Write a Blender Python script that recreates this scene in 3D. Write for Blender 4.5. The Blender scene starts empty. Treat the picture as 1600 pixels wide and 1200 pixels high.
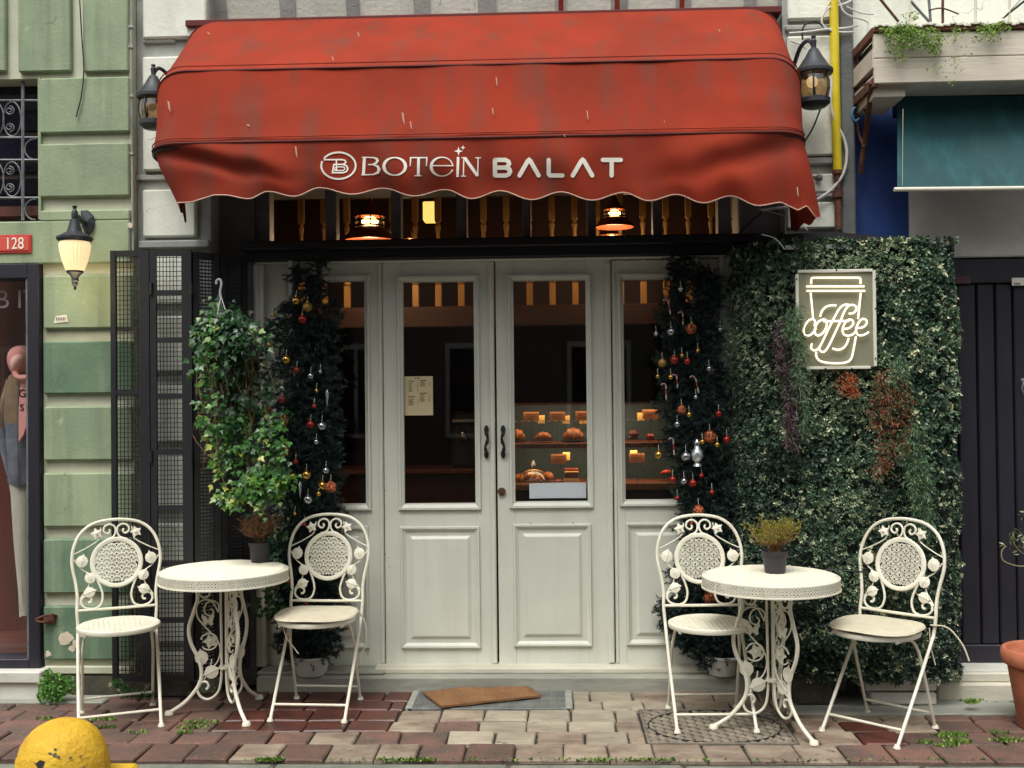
import bpy, math, random
import numpy as np
from mathutils import Vector, Matrix, Euler
random.seed(7); RS = np.random.RandomState(11)
PI = math.pi
scene = bpy.context.scene
# ---------------------------------------------------------------- camera
F = 1700.0; CAMH = 1.505
ROLL, YAW, PITCH = 0.0105, math.radians(2.2), math.radians(0.8)
cam_d = bpy.data.cameras.new('camera'); cam = bpy.data.objects.new('camera', cam_d)
scene.collection.objects.link(cam); scene.camera = cam
cam_d.sensor_width = 36; cam_d.lens = F/1600*36; cam_d.clip_end = 400; cam_d.clip_start = .05
CR = Matrix.Rotation(YAW, 3, 'Z') @ Matrix.Rotation(PI/2+PITCH, 3, 'X') @ Matrix.Rotation(-ROLL, 3, 'Z')
cam.matrix_world = Matrix.Translation((0, 0, CAMH)) @ CR.to_4x4()
# ---------------------------------------------------------------- world and sun (bright overcast day)
world = bpy.data.worlds.new('World'); scene.world = world; world.use_nodes = True
wn = world.node_tree.nodes; wl = world.node_tree.links
sky = wn.new('ShaderNodeTexSky'); sky.sky_type = 'NISHITA'; sky.sun_disc = False
SUN_EL, SUN_AZ = math.radians(62), math.radians(200)     # azimuth from +Y, clockwise
sky.sun_elevation = SUN_EL; sky.sun_rotation = SUN_AZ; sky.air_density = 1.0; sky.dust_density = 4.0; sky.ozone_density = 1.0
hs = wn.new('ShaderNodeHueSaturation'); hs.inputs['Saturation'].default_value = .16
wl.new(sky.outputs[0], hs.inputs['Color']); wl.new(hs.outputs[0], wn['Background'].inputs['Color'])
wn['Background'].inputs['Strength'].default_value = .12
sd = bpy.data.lights.new('sun', 'SUN'); sd.energy = 1.1; sd.angle = math.radians(28); sd.color = (1, .985, .94)
sun = bpy.data.objects.new('sun', sd); scene.collection.objects.link(sun)
sdir = Vector((math.sin(SUN_AZ)*math.cos(SUN_EL), math.cos(SUN_AZ)*math.cos(SUN_EL), math.sin(SUN_EL)))
sun.rotation_euler = sdir.to_track_quat('Z', 'Y').to_euler()
vs = scene.view_settings; vs.view_transform = 'Standard'; vs.look = 'None'; vs.gamma = 1; vs.use_curve_mapping = False
vs.exposure = 0.84
scene.cycles.use_denoising = True
scene.cycles.transparent_max_bounces = 24

# ---------------------------------------------------------------- helpers
def ray(px, py):
    return CR @ Vector(((px-800)/F, (600-py)/F, -1))
def P(px, py, Y):
    r = ray(px, py); t = Y/r.y
    return Vector((r.x*t, Y, CAMH+r.z*t))
def G(px, py, z=0.0):
    r = ray(px, py); t = (z-CAMH)/r.z
    return Vector((r.x*t, r.y*t, z))
def X_(px, py, Y): return P(px, py, Y).x
def Z_(px, py, Y): return P(px, py, Y).z
def rect(x0, y0, x1, y1, Y):
    ym = (y0+y1)/2; xm = (x0+x1)/2
    return X_(x0, ym, Y), X_(x1, ym, Y), Z_(xm, y1, Y), Z_(xm, y0, Y)   # X0 X1 Zbottom Ztop
COL = scene.collection
def tag(o, label=None, cat=None, group=None, kind=None):
    if label: o['label'] = label
    if cat: o['category'] = cat
    if group: o['group'] = group
    if kind: o['kind'] = kind
    return o
def empty(name, loc=(0, 0, 0), rz=0, label=None, cat=None, group=None):
    o = bpy.data.objects.new(name, None); COL.objects.link(o)
    o.location = loc; o.rotation_euler = (0, 0, rz); o.empty_display_size = .1
    return tag(o, label, cat, group)
def adopt(o, parent):
    """parent, geometry given in world coordinates; the parent may be offset (no rotation)"""
    o.parent = parent
    off = Vector((0, 0, 0)); p = parent
    while p: off += Vector(p.location); p = p.parent
    o.location = -off
    return o
class MB:
    def __init__(s): s.v = []; s.f = []
    def add(s, vs_, fs):
        b = len(s.v); s.v += [tuple(v) for v in vs_]; s.f += [tuple(i+b for i in f) for f in fs]; return s
    def box(s, x0, x1, y0, y1, z0, z1, c=0):
        if x1 < x0: x0, x1 = x1, x0
        if y1 < y0: y0, y1 = y1, y0
        if z1 < z0: z0, z1 = z1, z0
        if c <= 0:
            return s.add([(x, y, z) for z in (z0, z1) for y in (y0, y1) for x in (x0, x1)],
                         [(0,2,3,1),(4,5,7,6),(0,1,5,4),(2,6,7,3),(0,4,6,2),(1,3,7,5)])
        c = min(c, (x1-x0)*.45, (y1-y0)*.45, (z1-z0)*.45)
        V = []; idx = {}
        xs = ((x0, x0+c), (x1, x1-c)); ys = ((y0, y0+c), (y1, y1-c)); zs = ((z0, z0+c), (z1, z1-c))
        for i in (0, 1):
            for j in (0, 1):
                for k in (0, 1):
                    for a in range(3):
                        idx[i, j, k, a] = len(V)
                        V.append((xs[i][0 if a == 0 else 1], ys[j][0 if a == 1 else 1], zs[k][0 if a == 2 else 1]))
        Fc = []
        q = [(0,0),(1,0),(1,1),(0,1)]
        for i in (0, 1):
            f = [idx[i, j, k, 0] for j, k in q]; Fc.append(f if i else f[::-1])
            f = [idx[j, i, k, 1] for j, k in q]; Fc.append(f[::-1] if i else f)
            f = [idx[j, k, i, 2] for j, k in q]; Fc.append(f if i else f[::-1])
        for j in (0, 1):
            for k in (0, 1):
                f = [idx[0,j,k,1], idx[1,j,k,1], idx[1,j,k,2], idx[0,j,k,2]]; Fc.append(f if j == k else f[::-1])
                f = [idx[j,0,k,2], idx[j,1,k,2], idx[j,1,k,0], idx[j,0,k,0]]; Fc.append(f if j == k else f[::-1])
                f = [idx[j,k,0,0], idx[j,k,1,0], idx[j,k,1,1], idx[j,k,0,1]]; Fc.append(f if j == k else f[::-1])
        for i in (0, 1):
            for j in (0, 1):
                for k in (0, 1):
                    f = [idx[i,j,k,0], idx[i,j,k,1], idx[i,j,k,2]]
                    Fc.append(f if (i+j+k) % 2 == 1 else f[::-1])
        return s.add(V, Fc)
    def hexa(s, pts): # 4 bottom + 4 top
        return s.add(pts, [(3,2,1,0),(4,5,6,7),(0,1,5,4),(1,2,6,5),(2,3,7,6),(3,0,4,7)])
    def tube(s, pts, r, n=8, closed=False, caps=True):
        pts = [Vector(p) for p in pts]; m = len(pts)
        rr = r if isinstance(r, (list, tuple)) else [r]*m
        up = Vector((0, 0, 1)); b = len(s.v); prev = None
        for i, p in enumerate(pts):
            if closed: t = pts[(i+1) % m]-pts[i-1]
            else: t = pts[min(i+1, m-1)]-pts[max(i-1, 0)]
            if t.length < 1e-9: t = Vector((0, 0, 1))
            t.normalize()
            if prev is None:
                a = t.cross(up)
                if a.length < .1: a = t.cross(Vector((1, 0, 0)))
            else: a = prev-t*prev.dot(t)
            if a.length < 1e-6: a = t.orthogonal()
            a.normalize(); prev = a; c = t.cross(a)
            for k in range(n):
                w = 2*PI*k/n
                s.v.append(tuple(p+(a*math.cos(w)+c*math.sin(w))*rr[i]))
        for i in range(m if closed else m-1):
            j = (i+1) % m
            for k in range(n):
                l = (k+1) % n
                s.f.append((b+i*n+k, b+i*n+l, b+j*n+l, b+j*n+k))
        if caps and not closed:
            s.f.append(tuple(b+k for k in range(n))[::-1]); s.f.append(tuple(b+(m-1)*n+k for k in range(n)))
        return s
    def lathe(s, prof, c=(0, 0, 0), n=24, sx=1, sy=1, wob=None):
        b = len(s.v); m = len(prof)
        for i, (r, z) in enumerate(prof):
            for k in range(n):
                w = 2*PI*k/n; q = wob(w, z) if wob else 1
                s.v.append((c[0]+r*q*math.cos(w)*sx, c[1]+r*q*math.sin(w)*sy, c[2]+z))
        for i in range(m-1):
            for k in range(n):
                l = (k+1) % n
                s.f.append((b+i*n+k, b+i*n+l, b+(i+1)*n+l, b+(i+1)*n+k))
        return s
    def sphere(s, c, r, n=12, m=8, sx=1, sy=1, sz=1):
        return s.lathe([(max(1e-5, r*math.sin(PI*i/m)), -r*sz*math.cos(PI*i/m)) for i in range(m+1)], c, n, sx, sy)
    def plate(s, outline, o, ax, ay, th=.004, dome=0):
        """flat shape from a 2-D outline, given an origin and two axes; real thickness"""
        o = Vector(o); ax = Vector(ax); ay = Vector(ay); nn = ax.normalized().cross(ay.normalized()).normalized()
        n = len(outline); cx = sum(p[0] for p in outline)/n; cy = sum(p[1] for p in outline)/n
        b = len(s.v)
        for sg in (1, -1):
            for x, y in outline: s.v.append(tuple(o+ax*x+ay*y+nn*(sg*th/2)))
            s.v.append(tuple(o+ax*cx+ay*cy+nn*(sg*th/2+dome)))
        for k in range(n):
            l = (k+1) % n
            s.f += [(b+k, b+l, b+n), (b+n+1+l, b+n+1+k, b+2*n+1), (b+k, b+n+1+k, b+n+1+l, b+l)]
        return s
    def build(s, name, m=None, parent=None, smooth=False, world=True):
        me = bpy.data.meshes.new(name); me.from_pydata(s.v, [], s.f); me.update()
        if m: me.materials.append(m)
        if smooth:
            me.polygons.foreach_set('use_smooth', [True]*len(me.polygons))
            me.set_sharp_from_angle(angle=math.radians(38))
        o = bpy.data.objects.new(name, me); COL.objects.link(o)
        if parent is not None:
            if world: adopt(o, parent)
            else: o.parent = parent
        return o
def spline(pts, n=6, closed=False):
    """Catmull-Rom through the points"""
    pts = [Vector(p) if len(p) == 3 else Vector((p[0], p[1], 0)) for p in pts]; out = []; m = len(pts)
    rng = range(m if closed else m-1)
    for i in rng:
        if closed: p0, p1, p2, p3 = pts[i-1], pts[i], pts[(i+1) % m], pts[(i+2) % m]
        else: p0, p1, p2, p3 = pts[max(i-1, 0)], pts[i], pts[i+1], pts[min(i+2, m-1)]
        for k in range(n):
            t = k/n
            out.append(.5*((2*p1)+(p2-p0)*t+(2*p0-5*p1+4*p2-p3)*t*t+(3*p1-p0-3*p2+p3)*t*t*t))
    if not closed: out.append(pts[-1])
    return out
def copy_tree(o, parent=None):
    c = o.copy(); COL.objects.link(c); c.parent = parent
    for ch in o.children: copy_tree(ch, c)
    return c
# ---------------------------------------------------------------- materials
def lin(r, g, b):
    f = lambda c: (c/255/12.92 if c/255 <= .04045 else ((c/255+.055)/1.055)**2.4)
    return (f(r), f(g), f(b), 1)
MC = {}
def mat(name, c1, c2=None, scale=6, rough=.6, bump=0, bscale=80, metal=0, spec=.5, detail=6, streak=None, rand=0,
        c3=None, s3=30, t3=.62, emit=None, es=0, stretch=(1, 1, 1), lo=.38, hi=.64, clear=0, bdist=.01, crack=0, crackc=(.05, .05, .04, 1)):
    if name in MC: return MC[name]
    m = bpy.data.materials.new(name); MC[name] = m; m.use_nodes = True
    N = m.node_tree.nodes; L = m.node_tree.links; B = N['Principled BSDF']
    def nd(t, **k):
        x = N.new(t)
        for a, b in k.items(): setattr(x, a, b)
        return x
    B.inputs['Roughness'].default_value = rough; B.inputs['Metallic'].default_value = metal
    B.inputs['Specular IOR Level'].default_value = spec; B.inputs['Coat Weight'].default_value = clear
    c1 = tuple(c1) if len(c1) == 4 else (*c1, 1)
    geo = nd('ShaderNodeNewGeometry'); mp = nd('ShaderNodeMapping'); L.new(geo.outputs['Position'], mp.inputs['Vector'])
    mp.inputs['Scale'].default_value = stretch
    cur = None
    def noise(sc, det=6, vec=None, r=.6):
        n = nd('ShaderNodeTexNoise'); n.inputs['Scale'].default_value = sc; n.inputs['Detail'].default_value = det
        n.inputs['Roughness'].default_value = r; L.new(vec or mp.outputs[0], n.inputs['Vector']); return n.outputs['Fac']
    def ramp(src, a, b):
        r = nd('ShaderNodeMapRange'); r.inputs['From Min'].default_value = a; r.inputs['From Max'].default_value = b
        L.new(src, r.inputs['Value']); return r.outputs['Result']
    def mix(fac, a, b):
        x = nd('ShaderNodeMix', data_type='RGBA'); 
        if isinstance(fac, float): x.inputs['Factor'].default_value = fac
        else: L.new(fac, x.inputs['Factor'])
        for s, v in (('A', a), ('B', b)):
            i = [q for q in x.inputs if q.name == s and q.type == 'RGBA'][0]
            if isinstance(v, tuple): i.default_value = v
            else: L.new(v, i)
        return [q for q in x.outputs if q.type == 'RGBA'][0]
    cur = c1
    if c2 is not None:
        c2 = tuple(c2) if len(c2) == 4 else (*c2, 1)
        cur = mix(ramp(noise(scale, detail), lo, hi), cur, c2)
    if c3 is not None:
        c3 = tuple(c3) if len(c3) == 4 else (*c3, 1)
        cur = mix(ramp(noise(s3, 8, None, .7), t3, t3+.06), cur, c3)
    if crack:
        n1_ = noise(crack, 3, None, .55); sb = nd('ShaderNodeMath', operation='SUBTRACT'); L.new(n1_, sb.inputs[0]); sb.inputs[1].default_value = .5
        ab = nd('ShaderNodeMath', operation='ABSOLUTE'); L.new(sb.outputs[0], ab.inputs[0])
        f1 = ramp(ab.outputs[0], .0035, .0015); f2 = ramp(noise(crack*.8+1.3, 2), .58, .64)
        mu_ = nd('ShaderNodeMath', operation='MULTIPLY'); L.new(f1, mu_.inputs[0]); L.new(f2, mu_.inputs[1])
        mu3 = nd('ShaderNodeMath', operation='MULTIPLY'); L.new(mu_.outputs[0], mu3.inputs[0]); mu3.inputs[1].default_value = .45
        cur = mix(mu3.outputs[0], cur, crackc)
    if streak:
        sc_, amt, sc = streak
        mp2 = nd('ShaderNodeMapping'); L.new(geo.outputs['Position'], mp2.inputs['Vector']); mp2.inputs['Scale'].default_value = (1, 1, .08)
        f = ramp(noise(sc, 5, mp2.outputs[0]), .5, .75)
        mu = nd('ShaderNodeMath', operation='MULTIPLY'); L.new(f, mu.inputs[0]); mu.inputs[1].default_value = amt
        cur = mix(mu.outputs[0], cur, sc_)
    if rand:
        oi = nd('ShaderNodeObjectInfo'); hv = nd('ShaderNodeHueSaturation')
        rr = nd('ShaderNodeMapRange'); L.new(oi.outputs['Random'], rr.inputs['Value'])
        rr.inputs['To Min'].default_value = 1-rand; rr.inputs['To Max'].default_value = 1+rand
        L.new(rr.outputs['Result'], hv.inputs['Value'])
        if isinstance(cur, tuple): hv.inputs['Color'].default_value = cur
        else: L.new(cur, hv.inputs['Color'])
        cur = hv.outputs[0]
    if isinstance(cur, tuple): B.inputs['Base Color'].default_value = cur
    else: L.new(cur, B.inputs['Base Color'])
    if bump:
        bp = nd('ShaderNodeBump'); bp.inputs['Strength'].default_value = bump; bp.inputs['Distance'].default_value = bdist
        L.new(noise(bscale, 6), bp.inputs['Height']); L.new(bp.outputs[0], B.inputs['Normal'])
    if emit:
        B.inputs['Emission Color'].default_value = (*emit[:3], 1); B.inputs['Emission Strength'].default_value = es
    return m
def leafmat(name, stops, rough=.5, trans=.15, spec=.4):
    if name in MC: return MC[name]
    m = bpy.data.materials.new(name); MC[name] = m; m.use_nodes = True
    N = m.node_tree.nodes; L = m.node_tree.links; B = N['Principled BSDF']
    at = N.new('ShaderNodeAttribute'); at.attribute_name = 'rnd'
    cr = N.new('ShaderNodeValToRGB'); L.new(at.outputs['Fac'], cr.inputs['Fac'])
    e = cr.color_ramp.elements
    while len(e) < len(stops): e.new(.5)
    for el, (p, c) in zip(e, stops): el.position = p; el.color = c
    L.new(cr.outputs[0], B.inputs['Base Color']); B.inputs['Roughness'].default_value = rough
    B.inputs['Specular IOR Level'].default_value = spec
    if trans:
        tr = N.new('ShaderNodeBsdfTranslucent'); L.new(cr.outputs[0], tr.inputs['Color'])
        mx = N.new('ShaderNodeMixShader'); mx.inputs[0].default_value = trans
        L.new(B.outputs[0], mx.inputs[1]); L.new(tr.outputs[0], mx.inputs[2])
        L.new(mx.outputs[0], N['Material Output'].inputs['Surface'])
    return m
def panelmat(name, col, trans=.5):
    m = bpy.data.materials.new(name); m.use_nodes = True; N = m.node_tree.nodes; L = m.node_tree.links; B = N['Principled BSDF']
    B.inputs['Base Color'].default_value = col; B.inputs['Roughness'].default_value = .22
    t = N.new('ShaderNodeBsdfTransparent'); mx = N.new('ShaderNodeMixShader'); mx.inputs[0].default_value = trans
    L.new(B.outputs[0], mx.inputs[1]); L.new(t.outputs[0], mx.inputs[2]); L.new(mx.outputs[0], N['Material Output'].inputs['Surface']); return m
def glassmat(name, gloss=.04, tint=(1, 1, 1, 1), rough=.02):
    if name in MC: return MC[name]
    m = bpy.data.materials.new(name); MC[name] = m; m.use_nodes = True
    N = m.node_tree.nodes; L = m.node_tree.links; N.remove(N['Principled BSDF'])
    t = N.new('ShaderNodeBsdfTransparent'); t.inputs[0].default_value = tint
    g = N.new('ShaderNodeBsdfGlossy'); g.inputs['Roughness'].default_value = rough
    lw = N.new('ShaderNodeLayerWeight'); lw.inputs[0].default_value = .12
    mr = N.new('ShaderNodeMapRange'); mr.inputs['To Min'].default_value = gloss; mr.inputs['To Max'].default_value = .8
    L.new(lw.outputs['Fresnel'], mr.inputs['Value']); mr.inputs['From Min'].default_value = .01
    mx = N.new('ShaderNodeMixShader'); L.new(mr.outputs[0], mx.inputs[0]); L.new(t.outputs[0], mx.inputs[1]); L.new(g.outputs[0], mx.inputs[2])
    L.new(mx.outputs[0], N['Material Output'].inputs['Surface'])
    return m
def emitmat(name, col, s):
    return mat(name, (0.8, .8, .8), rough=.4, emit=col, es=s)
def leaves(name, C, D, Nn, Ln, Wd, m, parent=None, fold=.25, rnd=None, shape='rhomb'):
    """many leaf blades: centres C (base), directions D, normals Nn, lengths, widths (numpy arrays)"""
    n = len(C); D = D/np.linalg.norm(D, axis=1, keepdims=True)
    S = np.cross(D, Nn); S /= (np.linalg.norm(S, axis=1, keepdims=True)+1e-9); U = np.cross(S, D)
    Ln = np.broadcast_to(Ln, (n,))[:, None]; Wd = np.broadcast_to(Wd, (n,))[:, None]
    if shape == 'tri':
        V = np.stack([C-S*Wd/2, C+S*Wd/2, C+D*Ln], 1); k = 3; faces = np.arange(n*3).reshape(n, 3); lt = 3
    elif shape == 'rhomb':
        V = np.stack([C, C+D*Ln*.45+S*Wd/2+U*Wd*fold, C+D*Ln, C+D*Ln*.45-S*Wd/2+U*Wd*fold], 1); k = 4
        faces = np.arange(n*4).reshape(n, 4); lt = 4
    else:   # ivy: five lobes, 8 vertices, 6 triangles fan in one ngon pair
        P_ = [(0, 0, 0), (.12, .42, .12), (.38, .62, .2), (.5, .28, .08), (1, 0, 0), (.5, -.28, .08), (.38, -.62, .2), (.12, -.42, .12)]
        V = np.stack([C+D*Ln*a+S*Wd*b*.8+U*Wd*c*fold*4*.5 for a, b, c in P_], 1); k = 8
        q = np.array([[0, 1, 2, 3], [0, 3, 4, 4], [0, 4, 5, 5], [0, 5, 6, 7]])
        tri = np.array([[0,1,2],[0,2,3],[0,3,4],[0,4,5],[0,5,6],[0,6,7]])
        faces = (np.arange(n)[:, None, None]*8+tri[None]).reshape(-1, 3); lt = 3
    V = V.reshape(-1, 3); me = bpy.data.meshes.new(name)
    me.vertices.add(len(V)); me.vertices.foreach_set('co', V.ravel().astype(np.float32))
    nf = len(faces); me.loops.add(nf*lt); me.loops.foreach_set('vertex_index', faces.ravel().astype(np.int32))
    me.polygons.add(nf); me.polygons.foreach_set('loop_start', (np.arange(nf)*lt).astype(np.int32))
    me.polygons.foreach_set('loop_total', np.full(nf, lt, np.int32))
    me.update(calc_edges=True)
    if rnd is None: rnd = RS.rand(n)
    a = me.attributes.new('rnd', 'FLOAT', 'FACE'); a.data.foreach_set('value', np.repeat(rnd, nf//n).astype(np.float32))
    me.materials.append(m)
    o = bpy.data.objects.new(name, me); COL.objects.link(o)
    if parent is not None: adopt(o, parent)
    return o
def text_mb(txt, size, ext=.001):
    cu = bpy.data.curves.new('t', 'FONT'); cu.body = txt; cu.size = size; cu.extrude = ext; cu.align_x = 'CENTER'; cu.align_y = 'CENTER'
    ob = bpy.data.objects.new('t', cu); COL.objects.link(ob); bpy.context.view_layer.update()
    me = bpy.data.meshes.new_from_object(ob); COL.objects.unlink(ob); bpy.data.objects.remove(ob)
    mb = MB(); mb.add([v.co for v in me.vertices], [tuple(p.vertices) for p in me.polygons]); bpy.data.meshes.remove(me)
    return mb
def upright(mb, o, sx=1.0, sz=1.0):
    """turn an xy text mesh upright facing the street (-Y) at o"""
    mb.v = [(o[0]+x*sx, o[1]-z, o[2]+y*sz) for x, y, z in mb.v]; return mb
# ================================================================ materials in use
M = {}
M['green'] = mat('green_plaster', lin(152,165,132), lin(130,146,116), 3, .8, .25, 60, c3=lin(168,178,146), s3=9, t3=.64, streak=(lin(96,112,86), .65, 8), rand=.06, crack=3.2)
M['green_dark'] = mat('green_plaster_dark', lin(102,127,100), lin(82,108,86), 4, .8, .25, 60, c3=lin(158,168,144), s3=7, t3=.65, streak=(lin(146,158,134), .6, 10), rand=.08, crack=3.7)
M['cream'] = mat('cream_groove', lin(200,200,174), lin(180,182,156), 5, .8, .15, 70, c3=lin(120,120,100), s3=14, t3=.72)
M['block'] = mat('white_stone_paint', lin(236,238,222), lin(218,222,206), 4, .8, .35, 45, c3=lin(150,150,138), s3=12, t3=.70, rand=.04, crack=2.6, streak=(lin(176,176,160), .5, 6))
M['joint'] = mat('grey_wall_plaster', lin(176,178,170), lin(150,153,148), 5, .85, .4, 50, c3=lin(100,102,96), s3=11, t3=.66, crack=3.1)
M['door'] = mat('white_door_paint', lin(212,213,198), lin(203,205,191), 3, .42, .05, 120, c3=lin(110,100,85), s3=26, t3=.8, streak=(lin(188,188,172), .4, 12), rand=.02)
M['seal'] = mat('dark_gap', (.01, .01, .01), rough=.8)
M['black'] = mat('black_painted_metal', lin(17,16,19), lin(24,22,26), 12, .6, .1, 90)
M['blackwood'] = mat('black_beam_paint', lin(20,17,20), lin(14,12,14), 8, .55, .1, 60, stretch=(.2, 1, 1))
M['mullion'] = mat('grey_mullion_paint', lin(120,116,116), lin(100,98,98), 8, .6, .1, 60)
M['awning'] = mat('red_canvas', lin(154,54,33), lin(134,49,32), 2.0, .9, .6, 300, spec=.2, c3=lin(206,150,120), s3=18, t3=.77, streak=(lin(108,66,54), .75, 7), bdist=.002)
M['piping'] = mat('dark_red_piping', lin(92,32,26), rough=.8)
M['hemthread'] = mat('hem_thread', lin(196,160,140), rough=.8)
M['print'] = mat('white_print', lin(240,232,216), rough=.7)
M['concrete'] = mat('step_concrete', lin(158,158,144), lin(128,130,120), 5, .85, .5, 40, c3=lin(92,90,80), s3=9, t3=.66, stretch=(.35, 1, 1))
M['sill'] = mat('pale_sill_stone', lin(208,203,184), lin(184,180,162), 6, .75, .3, 50, c3=lin(110,104,90), s3=16, t3=.72, stretch=(.4, 1, 1))
M['paver_red'] = mat('paver_red', lin(114,82,70), lin(84,70,62), 7, .75, .7, 130, c3=lin(136,120,104), s3=90, t3=.58, rand=.2, bdist=.006)
M['paver_worn'] = mat('paver_worn', lin(154,140,120), lin(120,100,86), 8, .8, .7, 110, c3=lin(90,76,66), s3=24, t3=.59, rand=.14, stretch=(.6, 1, 1), bdist=.006)
M['paver_pale'] = mat('paver_pale', lin(166,156,136), lin(136,124,106), 7, .8, .7, 110, c3=lin(100,88,76), s3=22, t3=.60, rand=.13, stretch=(.5, 1, 1), bdist=.006)
M['paver_wet'] = mat('paver_wet', lin(98,54,44), lin(70,46,40), 6, .38, .4, 110, rand=.12, bdist=.005)
M['kerb'] = mat('kerb_stone', lin(128,130,116), lin(100,106,94), 6, .8, .5, 60, c3=lin(86,88,76), s3=20, t3=.68, rand=.08)
M['soil'] = mat('joint_soil', lin(74,66,54), lin(50,46,40), 20, .95, .6, 80, c3=lin(96,96,60), s3=14, t3=.6)
M['asphalt'] = mat('asphalt', (.06, .06, .058), (.045, .045, .045), 20, .9, .6, 120)
M['grate'] = mat('grey_iron_plate', lin(118,120,114), lin(92,94,90), 12, .6, .4, 90, metal=.2)
M['chair'] = mat('cream_enamel', lin(230,226,206), lin(220,214,192), 10, .38, .06, 90, c3=lin(150,112,80), s3=34, t3=.715, rand=.02)
M['pad'] = mat('beige_cushion', lin(205,197,172), lin(196,187,162), 20, .85, .2, 300)
M['glass'] = glassmat('window_glass', .04)
M['clearglass'] = glassmat('clear_glass', .10)
M['plexi'] = mat('smoked_plexi', lin(92,98,88), lin(70,76,68), 9, .25, .15, 40, c3=lin(140,146,120), s3=40, t3=.62)
M['wood'] = mat('warm_wood', lin(128,72,38), lin(96,52,28), 5, .5, .15, 30, stretch=(4, 4, .6))
M['darkroom'] = mat('dark_interior_wall', lin(62,38,32), lin(44,28,26), 2, .8)
M['balu'] = mat('oiled_baluster_wood', lin(190,142,78), lin(170,122,62), 6, .5, stretch=(3, 3, .5))
M['iron'] = mat('wrought_iron_grey', lin(124,128,128), lin(96,100,100), 12, .5, .2, 60, metal=.3)
M['lampblack'] = mat('lantern_black', lin(44,47,54), lin(60,62,66), 18, .45, .15, 90, metal=.2)
M['yellow'] = mat('yellow_pipe_paint', lin(222,200,30), lin(206,182,24), 6, .5, .1, 50, c3=lin(120,100,40), s3=22, t3=.74)
M['rust'] = mat('rusty_iron', lin(112,66,42), lin(74,50,40), 18, .85, .5, 60)
M['darkdoor'] = mat('navy_black_door_paint', lin(36,34,44), lin(28,27,34), 3, .5, .12, 60, c3=lin(60,58,66), s3=22, t3=.76, stretch=(3, 3, .5))
M['blue'] = mat('blue_wall_paint', lin(34,66,130), lin(26,54,112), 3, .75, .2, 50)
M['teal'] = mat('teal_canvas', lin(14,74,78), lin(11,62,66), 3, .7, .2, 300, streak=(lin(60,140,140), .25, 10), bdist=.002)
M['offwhite'] = mat('offwhite_metal', lin(216,210,192), rough=.5)
M['rawconc'] = mat('grey_render', lin(226,220,210), lin(200,194,186), 3, .85, .35, 30, c3=lin(96,92,86), s3=6, t3=.7)
M['balcony'] = mat('weathered_board_paint', lin(216,206,188), lin(198,188,170), 3, .8, .25, 30, c3=lin(170,120,80), s3=5, t3=.74, stretch=(.3, 1, 2))
M['white_sill'] = mat('white_sill_paint', lin(214,212,200), lin(196,194,182), 5, .6, .15, 40)
M['terracotta'] = mat('terracotta', lin(186,112,80), lin(164,94,66), 7, .8, .2, 60)
M['pot'] = mat('dark_plastic_pot', lin(58,54,60), lin(50,47,52), 20, .5)
M['coir'] = mat('coir_mat', lin(158,116,76), lin(134,96,62), 5, .95, .8, 260, c3=lin(120,80,46), s3=50, t3=.6)
M['potwhite'] = mat('white_tree_pot', lin(200,200,196), rough=.5)
M['cable_white'] = mat('white_cable', lin(206,204,196), rough=.5)
M['cable_black'] = mat('black_cable', lin(34,34,36), rough=.5)

# ================================================================ planes (metres from the camera, along the street normal)
YG, YP, YS, YD, YW = 5.52, 5.60, 5.62, 5.78, 5.72     # green wall, pilaster, step front, doors, cafe wall

# ---------------------------------------------------------------- ground, road, pavement
g = MB(); g.add([(-60, -30, -.13), (60, -30, -.13), (60, 60, -.13), (-60, 60, -.13)], [(0, 1, 2, 3)])
tag(g.build('road', M['asphalt']), kind='structure')
YK = 4.52
pav = MB().box(-9, 9, YK-.16, 6.2, -.125, -.018).build('pavement', M['soil']); tag(pav, kind='structure')
def chipped_block(x0, x1, y0, y1, z0, z1, ch=.006, jit=.004):
    j = lambda a: random.uniform(-a, a)
    tl = [j(.0025) for _ in range(4)]
    b = [(x0+j(jit), y0+j(jit), z0), (x1+j(jit), y0+j(jit), z0), (x1+j(jit), y1+j(jit), z0), (x0+j(jit), y1+j(jit), z0)]
    m_ = [(x, y, z1-ch+tl[i]) for i, (x, y, z) in enumerate(b)]
    t = []
    cx, cy = (x0+x1)/2, (y0+y1)/2
    for i, (x, y, z) in enumerate(m_):
        t.append((x+math.copysign(ch, cx-x), y+math.copysign(ch, cy-y), z+ch))
    mb = MB(); mb.add(b+m_+t, [(0,1,5,4),(1,2,6,5),(2,3,7,6),(3,0,4,7),(4,5,9,8),(5,6,10,9),(6,7,11,10),(7,4,8,11),(8,9,10,11)])
    return mb
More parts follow.
